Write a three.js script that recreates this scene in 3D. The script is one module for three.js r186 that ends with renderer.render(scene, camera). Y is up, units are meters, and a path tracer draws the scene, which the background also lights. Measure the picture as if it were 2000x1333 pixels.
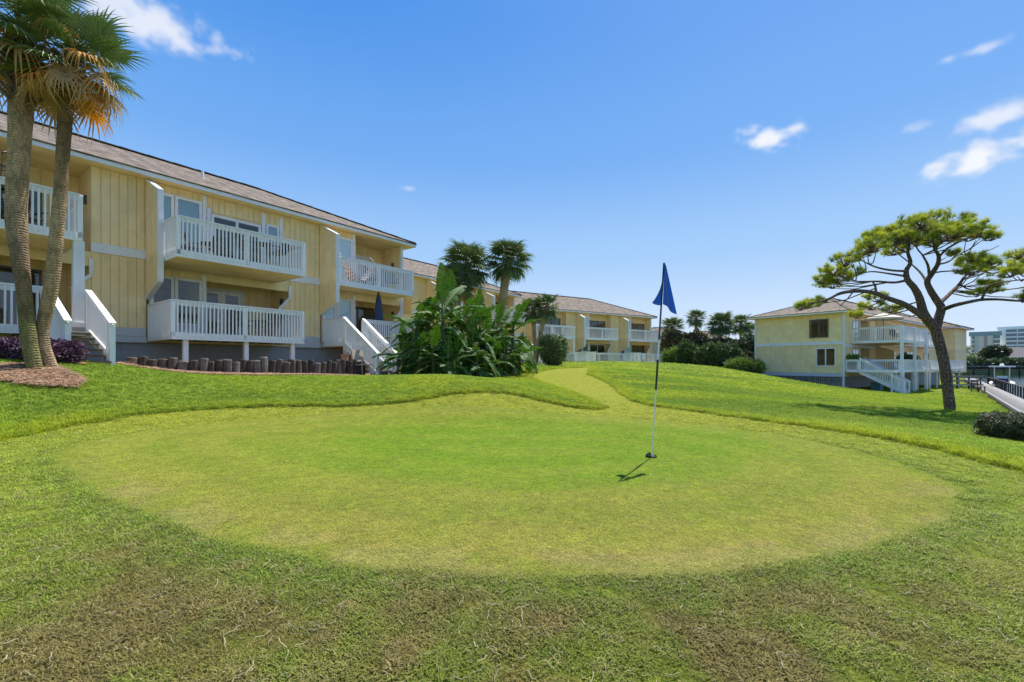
import * as THREE from 'three';
import { mergeGeometries } from 'three/addons/utils/BufferGeometryUtils.js';

// ---------------------------------------------------------------- camera, sky, sun, exposure
const EXPOSURE = 1.6;
const scene = new THREE.Scene();
const camera = new THREE.PerspectiveCamera(73.74, 2000 / 1333, 0.05, 3000);
camera.position.set(0, 1.15, 0);
camera.lookAt(0, 1.15, -10);
camera.setViewOffset(2000, 1333, 0, -44.5, 2000, 1333);
camera.updateProjectionMatrix();

const renderer = new THREE.WebGLRenderer({ antialias: true });
renderer.toneMapping = THREE.LinearToneMapping;
renderer.toneMappingExposure = EXPOSURE;
renderer.shadowMap.enabled = true;
renderer.shadowMap.type = THREE.PCFSoftShadowMap;

const R = (d) => (d * Math.PI) / 180;
const SUN_AZ = R(36), SUN_EL = R(59.5);
const sunDir = new THREE.Vector3(Math.sin(SUN_AZ) * Math.cos(SUN_EL), Math.sin(SUN_EL), -Math.cos(SUN_AZ) * Math.cos(SUN_EL));
const sun = new THREE.DirectionalLight(new THREE.Color(1.0, 0.95, 0.86), 4.8);
sun.name = 'sun';
sun.position.copy(sunDir).multiplyScalar(120);
sun.castShadow = true;
sun.shadow.mapSize.set(4096, 4096);
Object.assign(sun.shadow.camera, { left: -70, right: 70, top: 70, bottom: -70, near: 1, far: 300 });
scene.add(sun); scene.add(sun.target);

// random numbers and noise, all seeded
function rng(seed) { let a = seed >>> 0; return () => { a = (a + 0x6d2b79f5) | 0; let t = Math.imul(a ^ (a >>> 15), 1 | a); t = (t + Math.imul(t ^ (t >>> 7), 61 | t)) ^ t; return ((t ^ (t >>> 14)) >>> 0) / 4294967296; }; }
const hash = (x, y) => { let h = Math.imul(x | 0, 374761393) + Math.imul(y | 0, 668265263); h = Math.imul(h ^ (h >>> 13), 1274126177); return ((h ^ (h >>> 16)) >>> 0) / 4294967296; };
function vnoise(x, y, per = 0) {
  const xi = Math.floor(x), yi = Math.floor(y), fx = x - xi, fy = y - yi;
  const w = (n) => (per ? ((n % per) + per) % per : n);
  const a = hash(w(xi), w(yi)), b = hash(w(xi + 1), w(yi)), c = hash(w(xi), w(yi + 1)), d = hash(w(xi + 1), w(yi + 1));
  const u = fx * fx * (3 - 2 * fx), v = fy * fy * (3 - 2 * fy);
  return a + (b - a) * u + (c - a) * v + (a - b - c + d) * u * v;
}
function fbm(x, y, o = 4, per = 0) { let s = 0, a = 0.5, t = 0; for (let i = 0; i < o; i++) { s += a * vnoise(x, y, per); t += a; x *= 2; y *= 2; per *= 2; a *= 0.5; } return s / t; }
const sstep = (a, b, x) => { const t = Math.min(1, Math.max(0, (x - a) / (b - a))); return t * t * (3 - 2 * t); };
const mix3 = (a, b, t) => [a[0] + (b[0] - a[0]) * t, a[1] + (b[1] - a[1]) * t, a[2] + (b[2] - a[2]) * t];

{ // the sky: clear air, paler towards the horizon and round the sun, with a few small clouds
  const W = 2048, H = 1024, data = new Float32Array(W * H * 4);
  const stops = [[0, [0.76, 0.87, 1.0]], [5, [0.63, 0.79, 1.0]], [13, [0.38, 0.62, 0.97]], [24, [0.175, 0.425, 0.90]], [38, [0.07, 0.295, 0.81]], [90, [0.06, 0.25, 0.74]]];
  const dirOf = (px, py) => { const v = new THREE.Vector3(px - 1000, 711 - py, -889).normalize(); return v; };
  const clouds = [[310, 50, 5.4, 2.2, 0.85], [225, 12, 5.2, 2.2, 0.8], [1500, 272, 3.9, 1.5, 1.0], [1905, 312, 3.9, 1.6, 1.1], [1945, 232, 3.4, 1.2, 0.8], [1915, 96, 2.6, 0.5, 0.55], [793, 368, 1.8, 0.6, 0.6], [1790, 250, 1.6, 0.6, 0.3]].map((c) => ({ d: dirOf(c[0], c[1]), rx: R(c[2]), ry: R(c[3]), s: c[4] }));
  const rr = rng(5);
  for (let k = 0; k < 26; k++) { // fair-weather clouds carry on round the sky outside the view
    const az = R(70 + rr() * 220), el = R(12 + rr() * 45);
    clouds.push({ d: new THREE.Vector3(Math.sin(az) * Math.cos(el), Math.sin(el), -Math.cos(az) * Math.cos(el)), rx: R(2.5 + rr() * 4), ry: R(1 + rr() * 1.5), s: 0.7 + rr() * 0.4 });
  }
  for (const c of clouds) { c.e = new THREE.Vector3(-c.d.z, 0, c.d.x).normalize(); c.n = new THREE.Vector3().crossVectors(c.e, c.d).normalize(); if (c.n.y < 0) c.n.negate(); }
  const v = new THREE.Vector3();
  for (let j = 0; j < H; j++) {
    const el = ((j + 0.5) / H - 0.5) * Math.PI, ce = Math.cos(el), deg = Math.max(0, (el * 180) / Math.PI);
    let k = 0; while (k < stops.length - 2 && deg > stops[k + 1][0]) k++;
    const base = mix3(stops[k][1], stops[k + 1][1], sstep(0, 1, (deg - stops[k][0]) / (stops[k + 1][0] - stops[k][0])) * 0.35 + 0.65 * Math.min(1, (deg - stops[k][0]) / (stops[k + 1][0] - stops[k][0])));
    for (let i = 0; i < W; i++) {
      const az = ((i + 0.5) / W - 0.5) * 2 * Math.PI;
      v.set(ce * Math.cos(az), Math.sin(el), ce * Math.sin(az));
      let c = base;
      if (el > -0.02) {
        const ca = Math.max(0, v.dot(sunDir)), halo = 0.16 * Math.pow(ca, 8) + 1.3 * Math.pow(ca, 60) + 5 * Math.pow(ca, 500);
        c = [base[0] + halo, base[1] + halo * 0.96, base[2] + halo * 0.85];
        let cov = 0;
        for (const q of clouds) {
          const f = v.dot(q.d); if (f < 0.9) continue;
          const x = v.dot(q.e) / q.rx, y = v.dot(q.n) / q.ry, r2 = x * x + y * y;
          if (r2 > 4) continue;
          const n = fbm(v.dot(q.e) * 42 + q.d.x * 91, v.dot(q.n) * 60 + q.d.y * 77, 5);
          const flat = y < 0 ? 1.25 : 1;
          cov = Math.max(cov, q.s * sstep(0.10, 0.85, (1.08 - Math.sqrt(x * x + y * y * flat * flat)) * 0.85 + (n - 0.5) * 1.35));
        }
        const w = [0.93, 0.95, 1.0];
        c = mix3(c, w, Math.min(0.96, cov * 0.95));
      }
      const o = (j * W + i) * 4;
      data[o] = c[0] / EXPOSURE; data[o + 1] = c[1] / EXPOSURE; data[o + 2] = c[2] / EXPOSURE; data[o + 3] = 1;
    }
  }
  const sky = new THREE.DataTexture(data, W, H, THREE.RGBAFormat, THREE.FloatType);
  sky.mapping = THREE.EquirectangularReflectionMapping; sky.magFilter = sky.minFilter = THREE.LinearFilter; sky.colorSpace = THREE.LinearSRGBColorSpace; sky.needsUpdate = true;
  scene.background = sky; scene.environment = sky;
}

// ---------------------------------------------------------------- helpers
const V = (x, y, z) => new THREE.Vector3(x, y, z);
const lin = (r, g, b) => new THREE.Color().setRGB(r, g, b);
const taken = {};
function numbered(name) { const n = taken[name] || 0; taken[name] = n + 1; return n ? `${name}_${String(n).padStart(3, '0')}` : name; }
function thing(name, label, category, pos = [0, 0, 0], turn = 0, group) {
  const o = new THREE.Group(); o.name = numbered(name); o.position.set(...pos); o.rotation.y = turn;
  o.userData = { label, category }; if (group) o.userData.group = group; scene.add(o); return o;
}
function part(name, geo, mat, parent) { const m = new THREE.Mesh(geo, mat); m.name = name; parent.add(m); return m; }
function sub(name, parent) { const g = new THREE.Group(); g.name = name; parent.add(g); return g; }
function struct(name, geo, mat, label) { const m = new THREE.Mesh(geo, mat); m.name = numbered(name); m.userData = { kind: 'structure' }; if (label) m.userData.label = label; scene.add(m); return m; }

class MB { // collects faces and makes one geometry of them; uv in metres
  constructor() { this.p = []; this.n = []; this.t = []; this.c = null; }
  tri(a, b, c, ua, ub, uc) { const n = V().crossVectors(V().subVectors(b, a), V().subVectors(c, a)).normalize(); for (const v of [a, b, c]) { this.p.push(v.x, v.y, v.z); this.n.push(n.x, n.y, n.z); } this.t.push(...ua, ...ub, ...uc); return this; }
  quad(a, b, c, d) { const u = a.distanceTo(b), v = a.distanceTo(d), o = [a.x + a.z, a.y]; this.tri(a, b, c, [o[0], o[1]], [o[0] + u, o[1]], [o[0] + u, o[1] + v]); return this.tri(a, c, d, [o[0], o[1]], [o[0] + u, o[1] + v], [o[0], o[1] + v]); }
  hexa(c) { const q = (i, j, k, l) => this.quad(c[i], c[j], c[k], c[l]); q(0, 1, 2, 3); q(5, 4, 7, 6); q(4, 0, 3, 7); q(1, 5, 6, 2); q(3, 2, 6, 7); q(4, 5, 1, 0); return this; }
  box(x0, x1, y0, y1, z0, z1) { return this.hexa([V(x0, y0, z1), V(x1, y0, z1), V(x1, y1, z1), V(x0, y1, z1), V(x0, y0, z0), V(x1, y0, z0), V(x1, y1, z0), V(x0, y1, z0)]); }
  bar(a, b, w, h, up = V(0, 1, 0)) { // a beam from a to b, w across, h along up
    const d = V().subVectors(b, a).normalize(), s = V().crossVectors(d, up).normalize().multiplyScalar(w / 2), u = V().crossVectors(s, d).normalize().multiplyScalar(h / 2);
    const e = (p, i, j) => p.clone().addScaledVector(s, i).addScaledVector(u, j);
    return this.hexa([e(a, -1, -1), e(a, 1, -1), e(a, 1, 1), e(a, -1, 1), e(b, -1, -1), e(b, 1, -1), e(b, 1, 1), e(b, -1, 1)].map((v) => v)).flip8();
  }
  flip8() { // faces of the last beam point outwards
    const n = 36 * 3, s = this.p.length - n; let cx = 0, cy = 0, cz = 0;
    for (let i = s; i < this.p.length; i += 3) { cx += this.p[i]; cy += this.p[i + 1]; cz += this.p[i + 2]; } cx /= 36; cy /= 36; cz /= 36;
    for (let i = s; i < this.p.length; i += 9) {
      const nx = this.n[i], ny = this.n[i + 1], nz = this.n[i + 2];
      if ((this.p[i] - cx) * nx + (this.p[i + 1] - cy) * ny + (this.p[i + 2] - cz) * nz < 0) {
        for (let k = 0; k < 3; k++) { const t = this.p[i + 3 + k]; this.p[i + 3 + k] = this.p[i + 6 + k]; this.p[i + 6 + k] = t; }
        for (let k = 0; k < 9; k++) this.n[i + k] = -this.n[i + k];
      }
    }
    return this;
  }
  plate(poly, f, n, th) { // convex polygon in 2D, f maps it to 3D, n outward normal, thickness th behind
    const a = poly.map((q) => f(q[0], q[1])), b = a.map((v) => v.clone().addScaledVector(n, -th));
    const face = V().crossVectors(V().subVectors(a[1], a[0]), V().subVectors(a[2], a[0]));
    if (face.dot(n) < 0) { a.reverse(); b.reverse(); poly = [...poly].reverse(); }
    for (let i = 1; i < a.length - 1; i++) { this.tri(a[0], a[i], a[i + 1], poly[0], poly[i], poly[i + 1]); this.tri(b[0], b[i + 1], b[i], poly[0], poly[i + 1], poly[i]); }
    for (let i = 0; i < a.length; i++) { const j = (i + 1) % a.length; this.quad(b[i], b[j], a[j], a[i]); }
    return this;
  }
  tube(pts, rad, seg = 8, cap = true) {
    const rings = []; let prevS = null, len = 0;
    pts.forEach((p, i) => {
      const d = V().subVectors(pts[Math.min(i + 1, pts.length - 1)], pts[Math.max(i - 1, 0)]).normalize();
      let s = prevS ? prevS.clone().addScaledVector(d, -prevS.dot(d)) : V().crossVectors(d, Math.abs(d.y) > 0.9 ? V(1, 0, 0) : V(0, 1, 0)); s.normalize(); prevS = s;
      const u = V().crossVectors(d, s); if (i) len += p.distanceTo(pts[i - 1]);
      const r = Array.isArray(rad) ? rad[i] : rad, ring = [];
      for (let k = 0; k <= seg; k++) { const a = (k / seg) * 2 * Math.PI, n = s.clone().multiplyScalar(Math.cos(a)).addScaledVector(u, Math.sin(a)); ring.push({ v: p.clone().addScaledVector(n, r), n, uv: [(k / seg) * 2 * Math.PI * (Array.isArray(rad) ? rad[0] : rad), len] }); }
      rings.push(ring);
    });
    const push = (q) => { this.p.push(q.v.x, q.v.y, q.v.z); this.n.push(q.n.x, q.n.y, q.n.z); this.t.push(...q.uv); };
    for (let i = 0; i < rings.length - 1; i++) for (let k = 0; k < seg; k++) { const a = rings[i][k], b = rings[i][k + 1], c = rings[i + 1][k + 1], d = rings[i + 1][k]; for (const q of [a, b, c, a, c, d]) push(q); }
    if (cap) for (const [ring, c] of [[rings[0], pts[0]], [rings[rings.length - 1], pts[pts.length - 1]]]) for (let k = 0; k < seg; k++) this.tri(c, ring[k].v, ring[k + 1].v, [0, 0], ring[k].uv, ring[k + 1].uv);
    return this;
  }
  geo() {
    const g = new THREE.BufferGeometry();
    g.setAttribute('position', new THREE.Float32BufferAttribute(this.p, 3)); g.setAttribute('normal', new THREE.Float32BufferAttribute(this.n, 3)); g.setAttribute('uv', new THREE.Float32BufferAttribute(this.t, 2));
    if (this.c) g.setAttribute('color', new THREE.Float32BufferAttribute(this.c, 3));
    return g;
  }
}
const boxCache = {};
function boxGeo(x, y, z) { const k = `${x.toFixed(3)},${y.toFixed(3)},${z.toFixed(3)}`; return (boxCache[k] ||= new MB().box(-x / 2, x / 2, 0, y, -z / 2, z / 2).geo()); }
const B = (...a) => new MB().box(...a).geo();

// ---------------------------------------------------------------- textures and materials
function tex(w, h, f, srgb = true, size = [1, 1]) {
  const d = new Uint8Array(w * h * 4);
  for (let j = 0; j < h; j++) for (let i = 0; i < w; i++) { const c = f(i / w, j / h, i, j), o = (j * w + i) * 4; d[o] = Math.max(0, Math.min(255, c[0] * 255)); d[o + 1] = Math.max(0, Math.min(255, c[1] * 255)); d[o + 2] = Math.max(0, Math.min(255, c[2] * 255)); d[o + 3] = 255; }
  const t = new THREE.DataTexture(d, w, h); t.wrapS = t.wrapT = THREE.RepeatWrapping; t.magFilter = THREE.LinearFilter; t.minFilter = THREE.LinearMipmapLinearFilter; t.generateMipmaps = true;
  t.repeat.set(1 / size[0], 1 / size[1]); if (srgb) t.colorSpace = THREE.SRGBColorSpace; t.needsUpdate = true; return t;
}
const g3 = (v) => [v, v, v];
const T = {
  paint: tex(512, 512, (u, v) => { const n = fbm(u * 8, v * 8, 5, 8), s = fbm(u * 64, v * 6, 3, 6); return g3(0.90 + 0.08 * n + 0.03 * s - 0.07 * sstep(0.62, 0.8, n)); }, true, [2.3, 2.3]),
  siding: tex(512, 512, (u, v) => { const n = fbm(u * 6, v * 6, 5, 6), s = fbm(u * 120, v * 4, 3, 4); return [0.84 + 0.13 * n + 0.07 * s, 0.835 + 0.13 * n + 0.07 * s, 0.81 + 0.15 * n + 0.08 * s]; }, true, [1.9, 2.6]),
  sidingBump: tex(256, 256, (u, v) => g3(fbm(u * 90, v * 5, 3, 5)), false, [0.9, 2.2]),
  wood: tex(256, 512, (u, v) => { const n = fbm(u * 40, v * 4, 4, 4), k = fbm(u * 6, v * 6, 3, 6); return g3(0.45 + 0.4 * n + 0.25 * (k - 0.5)); }, true, [0.5, 1.1]),
  woodBump: tex(256, 512, (u, v) => g3(fbm(u * 48, v * 4, 4, 4)), false, [0.5, 1.1]),
  mulch: tex(512, 512, (u, v) => { const n = fbm(u * 70, v * 70, 4, 70), m = 0.35 + 0.5 * fbm(u * 25 + v * 25, v * 25, 3, 25); return [0.30 + 0.42 * n * m * 2, 0.20 + 0.33 * n * m * 2, 0.14 + 0.25 * n * m * 2]; }, true, [1.1, 1.1]),
  grain: tex(1024, 1024, (u, v) => { const n = fbm(u * 160, v * 160, 3, 160), m = fbm(u * 24, v * 24, 4, 24), l = hash(Math.floor(u * 1024), Math.floor(v * 1024)); const t = 0.60 + 0.38 * n + 0.18 * (m - 0.5) + 0.12 * (l - 0.5); return [t * (0.97 + 0.09 * (m - 0.5) + 0.05 * l), t, t * 0.92]; }, true, [1.7, 1.7]),
  grainBump: tex(1024, 1024, (u, v) => g3(0.65 * fbm(u * 220, v * 220, 3, 220) + 0.35 * hash(Math.floor(u * 1024), Math.floor(v * 1024))), false, [1.7, 1.7]),
};
{ // asphalt shingles: laminated tabs in courses
  const tab = (u, v) => { const row = Math.floor(v * 16), x = u * 14 + hash(row, 7) * 14, c = Math.floor(x) % 14; const w = hash(c, row + 31); return { row, c, w, fx: x - Math.floor(x), fy: v * 16 - row }; };
  T.shingle = tex(1024, 512, (u, v, i, j) => { const q = tab(u, v), g = hash(i, j), k = 0.25 + 0.21 * q.w + 0.14 * (g - 0.5) + 0.08 * (fbm(u * 5, v * 5, 3, 5) - 0.5), w = hash(q.c + 50, q.row); return [k * (1.07 + 0.12 * w), k * (0.97 + 0.04 * w), k * (0.87 - 0.04 * w)]; }, true, [3.2, 2.2]);
  T.shingleBump = tex(1024, 512, (u, v, i, j) => { const q = tab(u, v); return g3(0.35 + 0.35 * (1 - q.fy) + 0.25 * (q.w > 0.5 ? 1 : 0) + 0.1 * hash(i, j)); }, false, [3.2, 2.2]);
  T.palmBark = tex(512, 512, (u, v) => { const r = (v * 26 + 1.2 * fbm(u * 6, v * 6, 3, 6)) % 1, n = fbm(u * 50, v * 18, 4, 18), k = fbm(u * 4, v * 4, 3, 4); const t = 0.46 + 0.30 * n + 0.18 * (k - 0.5) - 0.13 * (r < 0.16 ? 1 : 0); return [t * 1.16, t * 1.04, t * 0.88]; }, true, [1.0, 1.3]);
  T.palmBump = tex(512, 512, (u, v) => { const r = (v * 26 + 1.2 * fbm(u * 6, v * 6, 3, 6)) % 1; return g3(0.55 * Math.min(1, r * 1.6) + 0.45 * fbm(u * 50, v * 18, 4, 18)); }, false, [1.0, 1.3]);
  T.pineBark = tex(512, 512, (u, v) => { const n = fbm(u * 14, v * 7, 4, 7), m = fbm(u * 70, v * 40, 3, 10), c = Math.abs(n - 0.5) < 0.035 ? 0.5 : 1; const t = (0.24 + 0.3 * m + 0.12 * n) * c; return [t * 1.06, t * 0.93, t * 0.84]; }, true, [1.0, 1.0]);
  T.pineBump = tex(512, 512, (u, v) => { const n = fbm(u * 14, v * 7, 4, 7); return g3(0.7 * sstep(0, 0.09, Math.abs(n - 0.5)) + 0.3 * fbm(u * 70, v * 40, 3, 10)); }, false, [1.0, 1.0]);
  T.water = tex(512, 512, (u, v) => g3(fbm(u * 20, v * 30, 4, 10)), false, [9, 9]);
}
const std = (c, o = {}) => new THREE.MeshStandardMaterial({ color: lin(...c), roughness: 0.75, ...o });
const leafMat = (c, o = {}) => new THREE.MeshPhysicalMaterial({ color: lin(...c), roughness: 0.95, transmission: 0.35, thickness: 0, side: THREE.DoubleSide, ...o });
const M = {
  yellow: std([0.98, 0.77, 0.405], { map: T.siding, bumpMap: T.sidingBump, bumpScale: 0.003, roughness: 0.8 }),
  yellow2: std([0.97, 0.755, 0.39], { map: T.siding, bumpMap: T.sidingBump, bumpScale: 0.003, roughness: 0.8 }),
  white: std([0.90, 0.90, 0.885], { map: T.paint, roughness: 0.55 }),
  white2: std([0.86, 0.86, 0.84], { map: T.paint, roughness: 0.6 }),
  white3: std([0.88, 0.885, 0.88], { map: T.paint, roughness: 0.5 }),
  trim: std([0.80, 0.81, 0.81], { map: T.paint, roughness: 0.6 }),
  skirt: std([0.60, 0.63, 0.66], { map: T.paint, roughness: 0.7 }),
  foundation: std([0.36, 0.38, 0.41], { map: T.paint, roughness: 0.9 }),
  tan: std([0.78, 0.66, 0.50], { map: T.wood, roughness: 0.85 }),
  shingle: std([1, 1, 1], { map: T.shingle, bumpMap: T.shingleBump, bumpScale: 0.02, roughness: 0.95 }),
  glass: new THREE.MeshPhysicalMaterial({ color: lin(0.9, 0.95, 0.97), roughness: 0.02, transmission: 1, thickness: 0, ior: 1.5 }),
  blind: std([0.30, 0.40, 0.44], { roughness: 0.7 }),
  blindPale: std([0.58, 0.66, 0.69], { roughness: 0.7 }),
  carpet: std([0.42, 0.37, 0.31], { roughness: 1 }),
  bronze: std([0.09, 0.085, 0.08], { roughness: 0.4, metalness: 0.5 }),
  tread: std([0.50, 0.29, 0.17], { map: T.wood, roughness: 0.8 }),
  greyTread: std([0.62, 0.62, 0.62], { map: T.paint, roughness: 0.8 }),
  log: std([0.36, 0.28, 0.22], { map: T.wood, bumpMap: T.woodBump, bumpScale: 0.012, roughness: 0.95 }),
  log2: std([0.22, 0.16, 0.12], { map: T.wood, bumpMap: T.woodBump, bumpScale: 0.012, roughness: 0.95 }),
  log3: std([0.52, 0.44, 0.37], { map: T.wood, bumpMap: T.woodBump, bumpScale: 0.012, roughness: 0.95 }),
  mulch: std([0.9, 0.9, 0.9], { map: T.mulch, roughness: 1 }),
  mulchBit: std([1, 1, 1], { roughness: 1 }),
  palmBark: std([0.95, 0.90, 0.84], { map: T.palmBark, bumpMap: T.palmBump, bumpScale: 0.03, roughness: 0.95 }),
  palmBarkV: std([1, 1, 1], { map: T.palmBark, bumpMap: T.palmBump, bumpScale: 0.035, roughness: 0.95, vertexColors: true }),
  palmBarkDark: std([0.42, 0.33, 0.26], { map: T.palmBark, bumpMap: T.palmBump, bumpScale: 0.03, roughness: 0.95 }),
  moss: std([0.42, 0.50, 0.26], { map: T.palmBark, bumpMap: T.palmBump, bumpScale: 0.03, roughness: 1 }),
  boot: std([0.24, 0.17, 0.11], { map: T.wood, roughness: 0.95 }),
  frond: leafMat([0.12, 0.19, 0.05], { roughness: 0.6 }),
  frond2: leafMat([0.17, 0.22, 0.06], { roughness: 0.6 }),
  frondDead: leafMat([0.50, 0.33, 0.15]),
  frondOrange: leafMat([0.68, 0.30, 0.03]),
  banana: leafMat([1, 1, 1], { vertexColors: true, roughness: 0.7, transmission: 0.45, specularIntensity: 0.35 }),
  bananaStem: std([0.22, 0.26, 0.10], { map: T.wood, roughness: 0.8 }),
  pineBark: std([0.95, 0.86, 0.80], { map: T.pineBark, bumpMap: T.pineBump, bumpScale: 0.05, roughness: 1 }),
  needle: leafMat([1, 1, 1], { transmission: 0.28, specularIntensity: 0.5 }),
  leaf: leafMat([1, 1, 1], { transmission: 0.35, roughness: 0.7 }),
  grass: leafMat([1, 1, 1], { transmission: 0.4, roughness: 0.8, specularIntensity: 0.25 }),
  ground: new THREE.MeshPhysicalMaterial({ color: 0xffffff, vertexColors: true, specularIntensity: 0.12, map: T.grain, bumpMap: T.grainBump, bumpScale: 0.016, roughness: 0.95 }),
  flag: new THREE.MeshPhysicalMaterial({ color: lin(0.010, 0.085, 0.40), roughness: 0.8, transmission: 0.35, thickness: 0, side: THREE.DoubleSide }),
  black: std([0.015, 0.015, 0.016], { roughness: 0.5 }),
  steel: std([0.75, 0.76, 0.76], { roughness: 0.4 }),
  navy: std([0.035, 0.05, 0.11], { roughness: 0.9 }),
  rattan: std([0.05, 0.05, 0.055], { roughness: 0.7 }),
  sling: std([0.42, 0.34, 0.26], { roughness: 0.9 }),
  brown: std([0.20, 0.11, 0.06], { roughness: 0.7, map: T.wood }),
  terracotta: std([0.45, 0.20, 0.10], { roughness: 0.9 }),
  umbrellaTan: std([0.62, 0.55, 0.42], { roughness: 0.9 }),
  red: std([0.42, 0.05, 0.05], { roughness: 0.9 }),
  plank: std([0.55, 0.53, 0.51], { map: T.wood, roughness: 0.9 }),
  darkWood: std([0.10, 0.085, 0.075], { map: T.wood, roughness: 0.9 }),
  water: std([0.025, 0.04, 0.035], { roughness: 0.06, bumpMap: T.water, bumpScale: 0.05 }),
  hull: std([0.84, 0.85, 0.86], { roughness: 0.25 }),
  teal: std([0.05, 0.20, 0.22], { roughness: 0.6 }),
  gunmetal: std([0.12, 0.15, 0.13], { roughness: 0.6 }),
};

// ---------------------------------------------------------------- terrain
const CP = [[0, 0, -.16], [0, -1.5, -.1], [-3, -1.5, -.08], [3, -1.5, -.1], [7, 0, -.35], [-6, 0, 0], [0, -2.6, -.05], [1.73, -5.62, 0], [-3, -5.6, .02], [-5.8, -5.7, .06], [4.3, -4.1, -.05],
  [0, -8.5, .03], [-4, -9, .12], [3.2, -9, .04], [6.5, -5, -.14], [6, -8, 0], [-7, -6.2, .1], [-7.2, -7.9, .2], [-8.8, -7.8, .54], [-9.7, -8.6, .87], [-9.5, -9.1, 1.02], [-9.33, -10.66, 1.09], [-9.82, -12.27, .91], [-8.03, -14.68, .74], [-5.71, -17.81, .60], [-4.87, -17.94, .56],
  [-7.4, -12, .66], [-7.6, -10.3, .41], [-2.1, -13.5, .755], [-5.7, -14, .69], [-4.7, -19, .58], [-2.6, -23, .79], [0, -28, 1], [-3.6, -10.3, .2], [-.7, -10.4, .46], [.73, -10.6, .25], [2.3, -11, .07], [1.4, -13.5, .3],
  [2.16, -16, .27], [2.2, -22, .55], [3.9, -30, .85], [2.5, -35, .99], [9, -40, 1.24], [13.5, -40, 1.15], [18, -40, .83], [23.2, -43, .08], [27.6, -37.8, -.93], [8.1, -24, .37], [8.1, -18, .06], [12.4, -22, -.3], [11.5, -17, -.36], [15.4, -16, -.5], [8.6, -8.5, -.28], [13, -15.2, -.4], [29, -34, -1.1], [39.3, -38, -1.3], [24, -21.6, -1.25], [19, -15, -1],
  [-30, -60, 1.2], [0, -75, 1.2], [30, -80, .6], [-30, -10, 1.2], [-25, -35, 1.1], [0, 18, -.6], [22, 8, -1.2], [-22, 12, .6], [50, -60, -1.3]];
const TPS = (() => { // a smooth surface through the surveyed heights
  const n = CP.length, N = n + 3, A = Array.from({ length: N }, () => new Float64Array(N + 1)), K = (r2) => (r2 > 1e-12 ? 0.5 * r2 * Math.log(r2) : 0);
  for (let i = 0; i < n; i++) { for (let j = 0; j < n; j++) A[i][j] = K((CP[i][0] - CP[j][0]) ** 2 + (CP[i][1] - CP[j][1]) ** 2) + (i === j ? 0.3 : 0); A[i][n] = A[n][i] = 1; A[i][n + 1] = A[n + 1][i] = CP[i][0]; A[i][n + 2] = A[n + 2][i] = CP[i][1]; A[i][N] = CP[i][2]; }
  for (let c = 0; c < N; c++) { let p = c; for (let r = c + 1; r < N; r++) if (Math.abs(A[r][c]) > Math.abs(A[p][c])) p = r; [A[c], A[p]] = [A[p], A[c]]; for (let r = 0; r < N; r++) if (r !== c) { const f = A[r][c] / A[c][c]; if (f) for (let k = c; k <= N; k++) A[r][k] -= f * A[c][k]; } }
  const w = A.map((r, i) => r[N] / r[i]);
  return (x, z) => { let s = w[n] + w[n + 1] * x + w[n + 2] * z; for (let i = 0; i < n; i++) { const dx = x - CP[i][0], dz = z - CP[i][1], r2 = dx * dx + dz * dz; if (r2 > 1e-12) s += w[i] * 0.5 * r2 * Math.log(r2); } return s; };
})();
// edges of the longer grass
const EDGE_L = [[-6.2, -2.0], [-6.45, -4.4], [-6.7, -5.62], [-6.96, -6.19], [-7.05, -6.89], [-7.04, -7.59], [-6.95, -8.35], [-6.72, -9.19], [-6.19, -9.82], [-5.44, -10.18], [-4.51, -10.27], [-3.43, -10.15], [-2.81, -10.0], [-2.24, -9.98], [-1.51, -10.3], [-1.12, -10.46], [-.72, -10.62], [-.1, -10.84], [.36, -10.81], [.74, -10.59], [1.34, -10.37], [1.75, -10.37], [2.1, -10.62], [2.31, -11.05], [2.22, -11.97], [2.1, -12.9], [1.68, -15.36], [1.08, -18.45], [.88, -20.67], [1.03, -22.42], [1.73, -24.83], [3.86, -29.82], [5.61, -33.2]];
const EDGE_R = [[5.6, -33.4], [4.6, -27], [3.83, -23.2], [4.05, -21.95], [4.09, -20.18], [4.01, -18.28], [3.84, -16.66], [3.6, -15.04], [3.47, -13.02], [3.68, -12.04], [4.2, -11.45], [4.55, -10.24], [4.85, -8.8], [5.23, -7.75], [5.61, -7.12], [5.82, -6.47], [5.86, -5.79], [5.78, -5.13], [5.5, -4.2], [5.2, -2.4], [5.0, 2]];
const POLY_L = [...EDGE_L, [5.61, -60], [-60, -60], [-60, 3], [-6, 3]];
const POLY_R = [[5.61, -60], ...EDGE_R, [60, 3], [60, -60]];
function inPoly(p, x, z) { let c = false; for (let i = 0, j = p.length - 1; i < p.length; j = i++) if (p[i][1] > z !== p[j][1] > z && x < ((p[j][0] - p[i][0]) * (z - p[i][1])) / (p[j][1] - p[i][1]) + p[i][0]) c = !c; return c; }
function dLine(e, x, z) { let m = 1e9; for (let i = 0; i < e.length - 1; i++) { const ax = e[i][0], az = e[i][1], bx = e[i + 1][0] - ax, bz = e[i + 1][1] - az, t = Math.max(0, Math.min(1, ((x - ax) * bx + (z - az) * bz) / (bx * bx + bz * bz))); m = Math.min(m, (x - ax - t * bx) ** 2 + (z - az - t * bz) ** 2); } return Math.sqrt(m); }
const roughD = (x, z) => { // metres into the longer grass; below zero on the short turf
  if (Math.abs(x) > 40 || z < -55 || z > 3) return 5;
  const d = Math.min(dLine(EDGE_L, x, z), dLine(EDGE_R, x, z)); return (inPoly(POLY_L, x, z) || inPoly(POLY_R, x, z) ? d : -d) + 0.16 * (fbm(x * 2.3 + 17, z * 2.3 + 5, 3) - 0.5) + 0.05 * (vnoise(x * 14, z * 14) - 0.5);
};
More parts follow.
